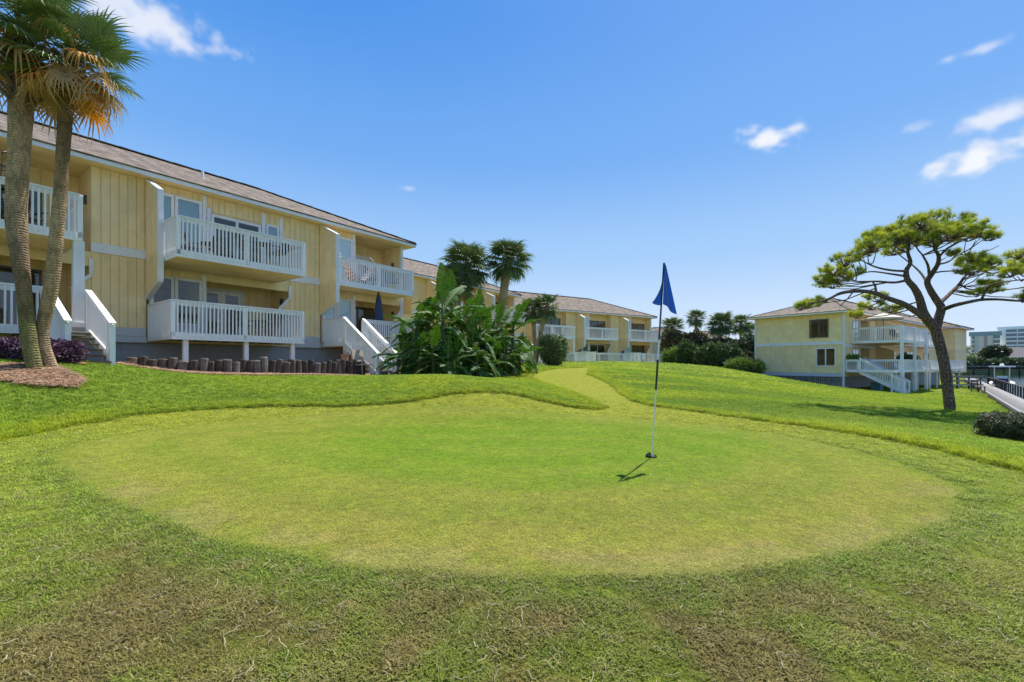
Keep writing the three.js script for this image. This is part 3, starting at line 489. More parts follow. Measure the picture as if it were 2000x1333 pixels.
function apartment(label, pos, turn, x0, x1, fins, o = {}) {
  const g = thing('apartment_building', label, 'building', pos, turn, 'two storey yellow apartment buildings'), far = o.far, bw = far ? 0.6 : 0.203, wall = new MB(), AL = o.al ?? -1.55;
  const first = fins[0] - SECT;
  // shell: back, ends, floors, and the plain part before the first bay
  wall.box(x0, x1, -1.3, SOFFIT, -10.0, -9.85).box(x1 - 0.15, x1, -1.3, SOFFIT, -9.85, -0.03).box(x0, x0 + 0.15, -1.3, SOFFIT, -9.85, -0.03).box(x0 + 0.15, x1 - 0.15, 2.5, 2.72, -9.85, -0.035).box(x0 + 0.15, x1 - 0.15, 0.02, 0.2, -9.85, -0.035);
  if (first > x0 + 0.2) { wall.box(x0 + 0.15, first, 0, SOFFIT, -0.15, -0.03); siding(g, rect(x0, first, 0.47, 2.72), ...FZ(0), 0.61); siding(g, rect(x0, first, 3.02, SOFFIT), ...FZ(0), 0.61); }
  fins.forEach((f, i) => {
    const a = f - SECT, e = Math.min(f + OPEN, x1 - 0.12), w = f + 1.72, style = o.style?.[i] || {};
    wall.box(a, f + 0.03, 0.2, 2.5, -0.15, -0.03).box(a, f + 0.03, 2.72, SOFFIT, -0.15, -0.03);
    siding(g, rect(a + 0.01, f - 0.02, 0.47, 2.72), ...FZ(0), bw); siding(g, rect(a + 0.01, f - 0.02, 3.02, SOFFIT), ...FZ(0), bw);
    part('band', B(a, f - 0.01, 2.725, 3.015, -0.03, 0.03), M.trim, g);
    fin(g, f, far);
    for (const fl of [0, 1]) {
      const yb = fl ? 2.72 : 0.2, yt = fl ? SOFFIT : 2.5, head = fl ? 5.06 : 2.27, enclosed = fl && style.enclosed;
      // window wall with two tall windows
      const sh = style[fl ? 'up' : 'low'] || [], wy = fl ? 3.1 : 0.62; slab(wall, f + 0.1, w, yb, yt, -0.15, -0.03, [[f + 0.14, f + 0.76, wy + 0.02, head - 0.02], [f + 0.82, w - 0.13, wy + 0.02, head - 0.02]]);
      siding(g, rect(f + 0.12, w, head, fl ? SOFFIT : 2.5), ...FZ(0), bw);
      part('panel', B(f + 0.12, w, yb, fl ? 3.1 : 0.62, -0.03, -0.004), M.trim, g);
      windowAt(g, f + 0.12, f + 0.78, fl ? 3.1 : 0.62, head, -0.02, { frame: 0.09, shade: sh[0] });
      windowAt(g, f + 0.80, w - 0.11, fl ? 3.1 : 0.62, head, -0.02, { frame: 0.09, shade: sh.length > 1 ? sh[1] : sh[0] });
      part('trim', B(w - 0.10, w + 0.02, yb, yt - 0.01, -0.028, 0.05), M.trim, g);
      if (enclosed) {
        slab(wall, w, e, yb, yt, -0.15, -0.03, [[w + 0.2, w + 1.88, yb + 0.02, 4.70]]); siding(g, rect(w + 0.03, e, 4.80, SOFFIT), ...FZ(0), bw); siding(g, rect(w + 2.75, e, 3.02, 4.80), ...FZ(0), bw);
        frenchDoorSlide(g, w + 0.18, w + 1.9, yb, 4.72); windowAt(g, w + 2.1, w + 2.6, 3.4, 4.84, -0.02, { frame: 0.08, shade: M.blind });
        part('trim', new MB().box(w + 0.04, w + 0.16, yb, 4.9, -0.028, 0.045).box(w + 1.93, w + 2.07, yb, SOFFIT - 0.12, -0.028, 0.045).box(w + 2.62, w + 2.74, yb, SOFFIT - 0.12, -0.028, 0.05).geo(), M.trim, g);
      } else {
        // alcove with its door at the back
        const sl = far ? 0.6 : 0.25, dx0 = style.slider?.[fl] ? w + sl + 0.02 : w + 0.36, dx1 = style.slider?.[fl] ? w + (far ? 2.78 : 2.18) : w + 1.84, dy = yb + 1.98; slab(wall, w - 0.02, e + 0.12, yb, yt, AL - 0.15, AL - 0.025, [[dx0, dx1, yb + 0.02, dy]]); wall.box(w - 0.12, w - 0.02, yb, yt, AL, -0.16).box(e + 0.025, e + 0.13, yb, yt, AL, -0.04);
        siding(g, rect(w, dx0, yb, yt), ...FZ(AL), 0.28); siding(g, rect(dx1, e, yb, yt), ...FZ(AL), far ? 1.2 : 0.28); siding(g, rect(dx0, dx1, dy, yt), ...FZ(AL), far ? 1.2 : 0.28); siding(g, rect(AL, -0.02, yb, yt), ...FXm(e), far ? 0.8 : 0.22);
        if (style.slider?.[fl]) { windowAt(g, w + sl, w + (far ? 2.8 : 2.2), yb + 0.03, yb + 2.0, AL + 0.002, { panes: 2, frame: 0.06, name: 'sliding_door', mat: style.slider[fl] === 'dark' ? M.bronze : M.trim, }); } else frenchDoor(g, w + 0.35, w + 1.85, yb, yb + 2.0, AL + 0.002);
        if (!far) { part('wall_lamp', new MB().box(e - 0.10, e - 0.01, yb + 1.55, yb + 1.82, -0.62, -0.5).geo(), M.bronze, g); }
        if (!fl) { part('header', B(w + 0.03, e, 2.28, 2.498, -0.14, -0.03), M.yellow, g); }
      }
    }
    // chamfered foot of the next wall section
    const chY = 0.47; siding(g, [[e - 0.42, chY], [e, chY], [e, 2.05], [e - 0.42, 1.55]], ...FZ(-0.004), 0.42); part('wall', new MB().plate([[e - 0.42, 0.2], [e, 0.2], [e, 2.0], [e - 0.42, 1.5]], (x, y) => V(x, y, -0.03), V(0, 0, 1), 0.1).geo(), M.yellow, g);
    part('trim', new MB().bar(V(e + 0.0, 2.5, 0.02), V(e + 0.0, 2.03, 0.02), 0.1, 0.06, V(0, 0, 1)).geo(), M.trim, g); part('trim', new MB().bar(V(e, 2.03, 0.02), V(e - 0.45, 1.52, 0.02), 0.06, 0.09, V(0, 1, 0)).geo(), M.trim, g);
    part('skirt_board', B(a, f, 0.20, 0.465, -0.03, 0.02), M.skirt, g); part('skirt_board', B(a, f + 0.02, 0.0, 0.19, -0.03, 0.03), M.skirt, g);
  });
  if (first > x0 + 0.2) { part('skirt_board', B(x0, first, 0.0, 0.465, -0.03, 0.02), M.skirt, g); part('band', B(x0, first, 2.725, 3.015, -0.03, 0.03), M.trim, g); }
  part('corner_post', B(x1 - 0.12, x1, 0, SOFFIT, -0.02, 0.05), M.trim, g);
  part('wall', wall.geo(), M.yellow, g); part('room_floor', new MB().box(x0 + 0.16, x1 - 0.16, 0.201, 0.208, -9.84, AL - 0.16).box(x0 + 0.16, x1 - 0.16, 2.721, 2.728, -9.84, AL - 0.16).geo(), M.carpet, g);
  part('foundation', B(x0, x1, -1.6, 0.0, -9.9, -0.12), M.foundation, g);
  roofOf(g, x0 - 0.5, x1 + 0.5, -10.5, 0.47, o.rise || 2.45, 5.3, 5.3);
  if (!far) { const v = sub('roof_vent', g); part('pipe', new MB().tube([V(7.2, 6.6, -2.2), V(7.2, 7.0, -2.2)], 0.05, 8).geo(), M.steel, v); part('collar', new MB().tube([V(7.2, 6.5, -2.2), V(7.2, 6.66, -2.2)], [0.12, 0.06], 8).geo(), M.steel, v); }
  return g;
}
function frenchDoorSlide(g, x0, x1, y0, y1) { windowAt(g, x0, x1, y0, y1, -0.02, { panes: 2, frame: 0.09, name: 'sliding_door' }); }
// a staircase going out (+z) and down from a deck; (x0, x1) its width, top at z0,y0; foot at z1,y1
function stairs(parent, x0, x1, z0, y0, z1, y1, o = {}) {
  const st = sub('staircase', parent), n = o.steps || 7, tm = o.tread || M.greyTread, side = (x) => {
    part('stringer', new MB().bar(V(x, y0 - 0.16, z0), V(x, y1 + 0.05, z1 - 0.05), 0.045, 0.26).geo(), M.white, st);
    const top = (t) => V(x, y0 + (y1 - y0) * t + 0.93, z0 + (z1 - z0) * t);
    part('hand_rail', new MB().bar(top(0).setY(y0 + 0.99), top(1), 0.13, 0.04).geo(), M.white, st); part('rail_board', new MB().bar(top(0).setY(y0 + 0.90), top(1).setY(y1 + 0.84), 0.036, 0.14).geo(), M.white, st);
    const L = z1 - z0, k = Math.round(L / 0.108); for (let i = 1; i < k; i++) { const t = i / k, q = part('baluster', boxGeo(0.034, 0.98, 0.04), M.white, st); q.position.set(x + (x === x0 ? -0.045 : 0.045), y0 + (y1 - y0) * t - 0.10, z0 + L * t); }
    for (const t of [0.02, 0.86]) { const q = part('newel_post', boxGeo(0.1, t < 0.5 ? 1.12 : 1.0, 0.1), M.white, st); q.position.set(x, y0 + (y1 - y0) * t - (t < 0.5 ? 0.18 : 0.08), z0 + L * t); }
    if (o.foot !== false) { const q = part('newel_post', boxGeo(0.1, 0.92, 0.1), M.white, st); q.position.set(x, y1 - 0.05, z1 - 0.06); }
  };
  side(x0); side(x1);
  for (let i = 0; i < n; i++) { const t = (i + 0.7) / n, y = y0 + (y1 - y0) * ((i + 1) / (n + 0.3)), z = z0 + (z1 - z0) * t; part('step', B(x0 + 0.03, x1 - 0.03, y - 0.04, y, z - 0.15, z + 0.15), tm, st); if (o.risers) part('riser', B(x0 + 0.03, x1 - 0.03, y - 0.17, y - 0.04, z - 0.145, z - 0.125), M.greyTread, st); }
  return st;
}
// nearest building, on the left
const n1 = V(0.803, 0, 0.596), TURN1 = Math.atan2(0.803, 0.596), Y1 = 1.836;
const bld1 = apartment('long yellow two storey apartment building nearest on the left behind two palms', [-18.5 * n1.x, Y1, -18.5 * n1.z], TURN1, -9.5, 15.45, [-1.3, 4.8, 10.9], {
  style: [{ up: [M.blindPale, M.blindPale], low: [M.blindPale, M.blindPale], slider: ['dark', 'dark'] }, { up: [M.blind, M.blind], low: [], enclosed: true }, { up: [M.blindPale, M.blindPale], low: [M.blindPale, M.blindPale], slider: ['dark', 0] }] });
scene.updateMatrixWorld(true);
balcony(bld1, -1.15, 2.88, 2.3, 2.54, 3.77);
balcony(bld1, 4.95, 8.97, 2.33, 2.54, 3.79);
balcony(bld1, 11.0, 15.05, 1.32, 2.62, 3.85, { leftSide: false });
{ const c = sub('column', bld1); part('shaft', B(2.70, 2.92, 0.2, 2.54, 2.05, 2.27), M.trim, c); part('base', B(2.67, 2.95, 0.16, 0.40, 2.02, 2.30), M.trim, c); }
const W1 = (x, y, z) => bld1.localToWorld(V(x, y, z));
// decks in a building's axes, moved so that the group sits at their base
function makeDeck(b, label, x0, x1, zf, o) {
  const cx = (x0 + x1) / 2, cz = zf / 2, wp = b.localToWorld(V(cx, 0, cz)), gy = groundH(wp.x, wp.z), d = thing('wooden_deck', label, 'deck', [wp.x, gy, wp.z], b.rotation.y, o.group || 'white railed ground floor decks');
  const off = V(cx, gy - b.position.y, cz), yb = o.yb ?? 0.05, yt = o.yt ?? 1.25, e = 0.05, box = new THREE.Group();
  deckFloor(box, x0, x1, 0.05, zf, yb, yb + 0.22);
  for (const r of o.rails) { const g = new THREE.Group(); g.name = 'railing'; balustrade(g, r, yt, yb + 0.06, { out: -1, space: o.space }); box.add(g); }
  for (const x of o.legs || []) { const p = b.localToWorld(V(x, 0, zf - 0.12)), y = groundH(p.x, p.z) - b.position.y - 0.1; part('post', B(x - 0.065, x + 0.065, y, yb + 0.01, zf - 0.24, zf - 0.11), M.white, box); }
  if (o.extra) o.extra(box);
  for (const c of [...box.children]) { c.position.sub(off); d.add(c); }
  return d;
}
const gl1 = (x, z, b = bld1) => { const p = b.localToWorld(V(x, 0, z)); return groundH(p.x, p.z) - b.position.y; };
makeDeck(bld1, 'white railed deck at the far left with open brown stairs behind the palms', -1.25, 3.0, 2.3, { rails: [[[-1.2, 0.08], [-1.2, 2.25], [2.15, 2.25]]], legs: [-1, 0.9, 2.5], extra: (g) => { stairs(g, 2.22, 2.98, 2.32, 0.26, 4.65, gl1(2.6, 4.65), { steps: 6, tread: M.tread }); } });
makeDeck(bld1, 'white railed deck on three posts above the row of timber stumps', 4.84, 8.97, 2.24, { rails: [[[4.89, 0.08], [4.89, 2.19], [8.92, 2.19], [8.92, 0.08]]], legs: [5.25, 7.0, 8.6] });
makeDeck(bld1, 'white railed deck with broad stairs between timber stumps and banana plants', 10.98, 15.2, 1.62, { rails: [[[11.03, 0.08], [11.03, 1.57]], [[11.98, 1.57], [15.15, 1.57], [15.15, 0.08]]], legs: [11.2, 13.2, 15.0], extra: (g) => { stairs(g, 11.03, 11.95, 1.62, 0.26, 3.9, gl1(11.5, 3.9), { steps: 7, risers: true }); } });

// second building further along, set back
const bld2 = apartment('yellow apartment building behind the banana plants and the two tall palms', [-24.3 * n1.x, Y1, -24.3 * n1.z], TURN1, 13.6, 33.1, [16.35, 22.45, 28.55], { far: true, style: [{}, { up: [M.blindPale], low: [M.blindPale] }, { up: [M.blindPale], low: [] }] });
scene.updateMatrixWorld(true);
balcony(bld2, 22.6, 26.6, 1.5, 2.6, 3.83, { space: 0.13 }); balcony(bld2, 28.7, 32.8, 1.5, 2.6, 3.83, { space: 0.13 });
makeDeck(bld2, 'white deck with pale stairs beside the round green shrub', 28.6, 32.8, 1.6, { space: 0.13, rails: [[[28.65, 0.08], [28.65, 1.55], [31.4, 1.55]]], legs: [28.8, 32.6], extra: (g) => stairs(g, 31.5, 32.6, 1.62, 0.26, 4.0, gl1(32, 4.0, bld2), { steps: 7, risers: true }) });

// third building, facing the green at the end of the fairway
const n3 = V(0.53, 0, 0.848), bld3 = apartment('yellow apartment building facing the green at the end of the fairway', [-35.7 * n3.x, 0.99, -35.7 * n3.z], Math.atan2(0.53, 0.848), 16.5, 41.1, [23.9, 30.0, 36.1], { far: true, al: -0.62, rise: 2.3, style: [{ slider: ['dark', 'dark'] }, { up: [M.blindPale], low: [], slider: [1, 'dark'] }, { up: [null, M.blind], low: [null, M.blindPale], slider: ['dark', 'dark'] }] });
scene.updateMatrixWorld(true);
for (const [a, b] of [[24.05, 28.3], [30.12, 34.5], [36.22, 41.0]]) balcony(bld3, a, b, 1.36, 2.56, 3.83, { space: 0.16, leftSide: a < 25 });
const gl3 = (x, z) => gl1(x, z, bld3);
makeDeck(bld3, 'white deck left of the twin white handrails at the far building', 29.4, 34.4, 2.3, { space: 0.16, rails: [[[29.45, 0.08], [29.45, 2.25], [34.3, 2.25]]], legs: [29.6, 32, 34.2], extra: (g) => { for (let x = 29.5; x < 34.3; x += 0.2) part('skirt_slat', B(x, x + 0.09, -0.5, 0.04, 2.2, 2.23), M.white, g); stairs(g, 34.4, 35.3, 2.3, 0.26, 3.7, gl3(34.8, 3.7), { steps: 4 }); } });
makeDeck(bld3, 'white deck with a hanging towel right of the twin handrails', 35.45, 41.4, 2.3, { space: 0.16, rails: [[[35.5, 2.25], [41.35, 2.25], [41.35, 0.08]]], legs: [35.7, 38.5, 41.2], extra: (g) => { for (let x = 35.5; x < 41.3; x += 0.2) part('skirt_slat', B(x, x + 0.09, -0.5, 0.04, 2.2, 2.23), M.white, g); part('towel', B(37.0, 37.5, 0.55, 1.28, 2.33, 2.35), M.hull, g); } });
makeDeck(bld3, 'white deck and steps behind the round green shrub at the far building', 23.6, 28.0, 2.3, { space: 0.16, rails: [[[23.65, 0.08], [23.65, 2.25], [27.9, 2.25]]], legs: [23.8, 26, 27.8], extra: (g) => { stairs(g, 28.05, 29.2, 2.3, 0.26, 3.8, gl3(28.6, 3.8), { steps: 4 }); part('pergola', new MB().box(25.0, 25.12, 1.2, 3.6, 2.4, 2.5).box(26.3, 26.42, 1.2, 3.6, 2.4, 2.5).box(27.6, 27.72, 1.2, 3.6, 2.4, 2.5).box(24.9, 27.8, 3.55, 3.68, 2.38, 2.52).geo(), M.white, g); } });

// fourth building on the right: plain end wall towards us, decks along its front
const bld4 = thing('apartment_building', 'yellow apartment building behind the pine tree on the right, with stilted decks', 'building', [27.6, 0.065, -37.83], Math.atan2(0.589, 0.808), 'two storey yellow apartment buildings');
{
  const g = bld4, wall = new MB();
  const fr = []; for (const fl of [0, 1]) { const y = fl ? 2.75 : 0.3; fr.push([[2.1, 3.4, y + 0.7, y + 1.95], [3.8, 6.2, y, y + 2.2], [9.3, 10.7, y + 0.6, y + 1.9], [11.7, 13.9, y + 0.05, y + 2.0], [17.6, 19.9, y + 0.05, y + 2.0], [24.1, 26.4, y + 0.05, y + 2.0]]); }
  slab(wall, -7.2, -0.03, 0, 2.5, 0.03, 0.15, [[-1.96, -0.64, 0.94, 2.36]], true); slab(wall, -7.2, -0.03, 2.5, SOFFIT, 0.03, 0.15, [[-2.46, -1.19, 3.42, 4.84]], true);
  slab(wall, 0.15, 34, 0, 2.6, -0.15, -0.03, fr[0]); slab(wall, 0.15, 34, 2.6, SOFFIT, -0.15, -0.03, fr[1]);
  wall.box(0.15, 34, 0, SOFFIT, -7.2, -7.05).box(33.85, 34, 0, SOFFIT, -7.05, -0.15).box(0.15, 33.85, 0.0, 0.2, -7.05, -0.151).box(0.15, 33.85, 2.5, 2.7, -7.05, -0.151).box(31, 37, 0, SOFFIT, -0.029, 1.5);
  for (const y of [0.3, 2.75]) { slab(wall, 3.7, 6.3, y - 0.1, y + 2.3, -1.5, -1.4, [[4.01, 5.39, y + 0.02, y + 1.98]]); wall.box(3.7, 3.8, y - 0.1, y + 2.3, -1.4, -0.16).box(6.2, 6.3, y - 0.1, y + 2.3, -1.4, -0.16); }
  part('wall', wall.geo(), M.yellow, g);
  siding(g, rect(-7.1, -2.0, 0.55, 2.72), ...FXm(0), 1.2); siding(g, rect(-0.6, -0.1, 0.55, 2.72), ...FXm(0), 1.2); siding(g, rect(-2.0, -0.6, 0.55, 0.9), ...FXm(0), 1.4); siding(g, rect(-2.0, -0.6, 2.4, 2.72), ...FXm(0), 1.4);
  siding(g, rect(-7.1, -2.5, 3.0, SOFFIT), ...FXm(0), 1.2); siding(g, rect(-1.15, -0.1, 3.0, SOFFIT), ...FXm(0), 1.2); siding(g, rect(-2.5, -1.15, 3.0, 3.38), ...FXm(0), 1.4); siding(g, rect(-2.5, -1.15, 4.88, SOFFIT), ...FXm(0), 1.4);
  part('band', B(-0.03, 0.03, 2.725, 2.995, -7.2, 0), M.trim, g);
  part('skirt_board', B(-0.02, 0.03, 0.30, 0.545, -7.2, 0), M.yellow2, g); part('skirt_board', B(-0.03, 0.03, 0.0, 0.29, -7.2, 0), M.skirt, g);
  part('corner_post', B(-0.05, 0.08, -0.95, SOFFIT, -0.08, 0.05), M.trim, g); part('corner_post', B(-0.05, 0.08, -0.1, SOFFIT, -7.25, -7.12), M.trim, g);
  // windows of the end wall, built facing -x
  const winX = (name, z0, z1, y0, y1, mat) => { const w = sub(name, g), f = 0.09, zm = (z0 + z1) / 2, m = new MB().box(-0.06, 0, y0, y0 + f, z0, z1).box(-0.06, 0, y1 - f, y1, z0, z1).box(-0.06, 0, y0 + f, y1 - f, z0, z0 + f).box(-0.06, 0, y0 + f, y1 - f, z1 - f, z1).box(-0.06, 0, y0 + f, y1 - f, zm - f / 2, zm + f / 2); part('frame', m.geo(), mat, w); for (const [a, b] of [[z0 + f, zm - f / 2], [zm + f / 2, z1 - f]]) { part('pane', B(-0.035, -0.029, y0 + f, y1 - f, a, b), M.glass, w); } };
  winX('window', -2.55, -1.1, 3.33, 4.93, M.bronze); winX('window', -2.05, -0.55, 0.85, 2.45, M.trim);
  // lattice skirting under the end wall
  const gz = (z) => { const p = g.localToWorld(V(0.1, 0, z)); return groundH(p.x, p.z) - g.position.y; };
  scene.updateMatrixWorld(true);
  for (let z = -7.1; z < -0.1; z += 0.16) { const y = gz(z) - 0.1; if (y < -0.06) part('skirting_slat', B(-0.01, 0.02, y, -0.004, z, z + 0.115), M.tan, g); }
  part('foundation', new MB().box(0.2, 33, -2.6, -0.002, -7.0, -6.85).box(0.3, 33, -2.6, -0.002, -0.45, -0.3).geo(), M.foundation, g);
  { const m = sub('meter_box', g); part('case', B(-0.12, 0.04, -0.85, -0.1, -3.3, -2.85), M.gunmetal, m); part('lid', B(-0.14, -0.12, -0.7, -0.2, -3.22, -2.93), M.gunmetal, m); }
  // front: windows, alcoves and doors on both floors
  for (const fl of [0, 1]) { const y = fl ? 2.75 : 0.3; windowAt(g, 2.0, 3.5, y + 0.6, y + 2.05, -0.02, { panes: 2, frame: 0.08, shade: [M.blindPale, M.blind] }); frenchDoor(g, 4.0, 5.4, y, y + 2.0, -1.395); part('trim', B(3.62, 3.78, y, y + 2.4, -0.02, 0.05), M.trim, g); windowAt(g, 9.2, 10.8, y + 0.5, y + 2.0, -0.02, { panes: 2, frame: 0.08, shade: M.blind }); windowAt(g, 11.6, 14, y, y + 2.05, -0.02, { panes: 2, frame: 0.07, name: 'sliding_door', }); windowAt(g, 17.5, 20, y, y + 2.05, -0.02, { panes: 2, frame: 0.07, name: 'sliding_door', }); windowAt(g, 24, 26.5, y, y + 2.05, -0.02, { panes: 2, frame: 0.07, name: 'sliding_door', }); part('privacy_wall', new MB().plate([[0, y], [1.3, y], [1.3, y + 2], [0, y + 2.5]], (z, q) => V(8.2, q, z), V(-1, 0, 0), 0.12).geo(), M.yellow, g); }
  siding(g, rect(0.1, 1.9, 0.5, SOFFIT), ...FZ(0), 0.9); siding(g, rect(6.3, 8.1, 0.5, SOFFIT), ...FZ(0), 0.9); siding(g, [[0.05, 0.4], [1.5, 0.4], [1.5, SOFFIT], [0.05, SOFFIT]], ...FXm(31 - 0.01), 0.7);
  part('band', B(0.08, 9, 2.5, 2.72, -0.03, 0.03), M.trim, g);
  roofOf(g, -0.55, 37.6, -7.75, 0.6, 2.1, 8.0, 6);
  roofOf(g, 30.4, 37.7, -4, 2.1, 1.2, 2.5, 3, SOFFIT + 0.04);
  const bal = balcony(g, 1.8, 9.1, 3.28, 2.81, 4.14, { space: 0.14 }); balcony(g, 10.4, 17, 1.7, 2.81, 4.14, { space: 0.16 }); balcony(g, 18, 24, 1.7, 2.81, 4.14, { space: 0.16 });
  for (const x of [1.88, 5.45, 9.02]) { const p = g.localToWorld(V(x, 0, 3.2)); part('deck_post', B(x - 0.1, x + 0.1, groundH(p.x, p.z) - g.position.y - 0.1, 4.2, 3.24, 3.42), M.white, g); }
}
const gl4 = (x, z) => gl1(x, z, bld4);
makeDeck(bld4, 'white lower deck with long white stairs behind the pine trunk', 0.3, 10.3, 3.24, { space: 0.14, yb: 0.39, yt: 1.44, rails: [[[0.35, 0.08], [0.35, 0.9]], [[1.75, 0.9], [1.75, 3.19], [10.25, 3.19]]], legs: [0.45, 1.4, 3.4, 5.9, 7.4, 10.1], extra: (g) => { stairs(g, 0.42, 1.62, 0.95, 0.6, 3.9, gl4(1, 3.9), { steps: 8 }); } });
makeDeck(bld4, 'white lower deck corner on posts right of the pine trunk', 11.0, 24.5, 3.3, { space: 0.16, yb: 0.39, yt: 1.44, rails: [[[11.05, 0.08], [11.05, 3.25], [24.45, 3.25]]], legs: [11.2, 13.8, 16.8, 20, 23] });
{ // end of a rear deck showing beyond the end wall
  const p = bld4.localToWorld(V(0, 0, -7.2)), y = groundH(p.x, p.z), d = thing('wooden_deck', 'short white deck end left of the yellow end wall, above bright shrubs', 'deck', [p.x, y, p.z], bld4.rotation.y, 'white railed ground floor decks'), o = bld4.position.y - y;
  const q = new THREE.Group(); deckFloor(q, 0, 4, -1.9, -0.1, 0.35 + o, 0.6 + o); for (let k = 0; k < 9; k++) part('rail_board', B(-0.03, 0.0, 0.55 + o, 1.5 + o, -1.85 + k * 0.2, -1.85 + k * 0.2 + 0.17), M.white, q); part('top_rail', B(-0.06, 0.05, 1.5 + o, 1.54 + o, -1.9, -0.1), M.white, q); part('post', B(0.1, 0.22, -0.3, 0.36 + o, -1.8, -1.68), M.white, q); part('post', B(0.1, 0.22, -0.3, 0.36 + o, -0.5, -0.38), M.white, q);
  for (const c of [...q.children]) d.add(c);
}

// ---------------------------------------------------------------- palms
function fanFrond(seed, pet, len, n, droop, wk = 1) { // a stalk and a costapalmate fan of folded leaflets, growing along +z
  const r = rng(seed), m = new MB(), st = []; for (let i = 0; i <= 4; i++) { const t = i / 4; st.push(V(0, -0.10 * pet * t * t, pet * t)); }
  m.tube(st, [0.022, 0.017, 0.014, 0.012, 0.010], 5, false);
  const hub = st[4], S = 5;
  for (let i = 0; i < n; i++) {
    const u = (i / (n - 1)) * 2 - 1, a = u * R(128) + (r() - 0.5) * 0.07, L = len * (1 - 0.42 * Math.abs(u) ** 1.6) * (0.9 + 0.18 * r()), w = (0.021 + 0.014 * r()) * wk;
    const base = hub.clone().add(V(0, 0, 0.28 * len * (1 - Math.abs(u)) * 0.8)), d = V(Math.sin(a), 0.10 + 0.22 * Math.abs(u) + 0.06 * (r() - 0.5), Math.cos(a)).normalize(), side = V().crossVectors(V(0, 1, 0), d).normalize(), dr = droop * (0.6 + 0.9 * r()), rows = [];
    for (let k = 0; k <= S; k++) {
      const t = k / S, p = base.clone().addScaledVector(d, L * t * (1 - 0.12 * dr * t)); p.y -= dr * L * t ** 2.6 * 0.62; const ww = w * (t < 0.35 ? 0.5 + t * 1.43 : 1.15 * (1 - (t - 0.35) / 0.65) + 0.02);
      rows.push([p.clone().addScaledVector(side, -ww).add(V(0, ww * 0.55, 0)), p, p.clone().addScaledVector(side, ww).add(V(0, ww * 0.55, 0))]);
    }
    for (let k = 0; k < S; k++) for (let s = 0; s < 2; s++) { const A = rows[k][s], Bq = rows[k][s + 1], C = rows[k + 1][s + 1], D = rows[k + 1][s]; m.tri(A, Bq, C, [0, 0], [1, 0], [1, 1]).tri(A, C, D, [0, 0], [1, 1], [0, 1]); }
  }
  return m.geo();
}
const FRONDS = [1, 2, 3].map((s) => fanFrond(s, 0.95, 0.85, 30, 0.5)), FRONDS_OLD = [4, 5].map((s) => fanFrond(s, 0.8, 0.85, 28, 1.15)), FRONDS_FAR = [6, 7].map((s) => fanFrond(s, 0.85, 0.85, 22, 0.7, 1.5));
function palm(label, pts, rad, o = {}) {
  const [bx, by, bz] = [pts[0].x, pts[0].y, pts[0].z], g = thing('palm_tree', label, 'palm tree', [bx, by, bz], 0, o.group || 'cabbage palms'), r = rng(o.seed || 9), L = pts.map((p) => V(p.x - bx, p.y - by, p.z - bz));
  const curve = new THREE.CatmullRomCurve3(L), N = o.far ? 10 : 40, P = curve.getPoints(N), radAt = (t) => { const k = t * (rad.length - 1), i = Math.min(rad.length - 2, Math.floor(k)); return rad[i] + (rad[i + 1] - rad[i]) * (k - i); };
  const tone = (t) => { const c = o.tone || [[0, [0.95, 0.90, 0.84]]]; let i = 0; while (i < c.length - 1 && t > c[i + 1][0]) i++; return i === c.length - 1 ? c[i][1] : mix3(c[i][1], c[i + 1][1], sstep(c[i][0], c[i + 1][0], t)); };
  { const m = new MB(); m.tube(P, P.map((_, i) => radAt(i / N) * (1 + (o.far ? 0 : 0.05 * (r() - 0.5)))), o.far ? 8 : 16); m.c = []; const H = L[L.length - 1].y || 1; for (let i = 0; i < m.p.length; i += 3) { const x = m.p[i], y = m.p[i + 1], z = m.p[i + 2], n = fbm(Math.atan2(z, x) * 2 + y * 0.7 + 20, y * 2.2 + 9, 3) - 0.5; m.c.push(...tone(Math.min(1, Math.max(0, y / H + 0.22 * n)))); } part('trunk', m.geo(), M.palmBarkV, g); }
  if (!o.far || o.boots) { // stubs of old leaf stalks below the crown
    const b = new MB(), nb = o.boots || 60; for (let i = 0; i < nb; i++) { const t = 1 - Math.pow(i / nb, 1.2) * (o.bootLen ?? 0.2), p = curve.getPoint(t), a = i * 2.4 + r() * 0.4, d = V(Math.cos(a), 0.9, Math.sin(a)).normalize(), s = p.clone().addScaledVector(V(Math.cos(a), 0, Math.sin(a)), radAt(t) * 0.9); b.bar(s, s.clone().addScaledVector(d, 0.13 + 0.14 * r()), 0.06, 0.022, V(0, 1, 0)); }
    part('leaf_bases', b.geo(), M.boot, g);
  }
  const top = L[L.length - 1], n = o.fronds || 34, sc = o.scale || 1;
  for (let i = 0; i < n; i++) {
    const t = i / n, old = t > 0.8, dead = o.dead && i >= n - o.dead, el = R(78 - 128 * Math.pow(t, 0.9) + (r() - 0.5) * 14), az = i * 2.39996 + (r() - 0.5) * 0.5;
    const f = part('frond', o.far ? FRONDS_FAR[i % 2] : dead || old ? FRONDS_OLD[i % 2] : FRONDS[i % 3], dead ? (i % 2 === 0 ? M.frondOrange : M.frondDead) : i % 3 ? M.frond : M.frond2, g);
    f.position.copy(top).add(V(0, 0.10 - 0.30 * t, 0)); f.rotation.order = 'YXZ'; f.rotation.set(-el, az, (r() - 0.5) * 0.5); f.scale.setScalar(sc * (0.85 + 0.3 * r()) * (t < 0.12 ? 0.8 : 1));
  }
  for (const q of o.hang || []) { const f = part('dead_frond', FRONDS_OLD[q.k || 0], q.m || M.frondDead, g); f.position.copy(top).add(V(...(q.at || [0, 0, 0]))); f.rotation.order = 'YXZ'; f.rotation.set(q.el, q.az, 0.2); f.scale.setScalar(q.s || 1); }
  return g;
}
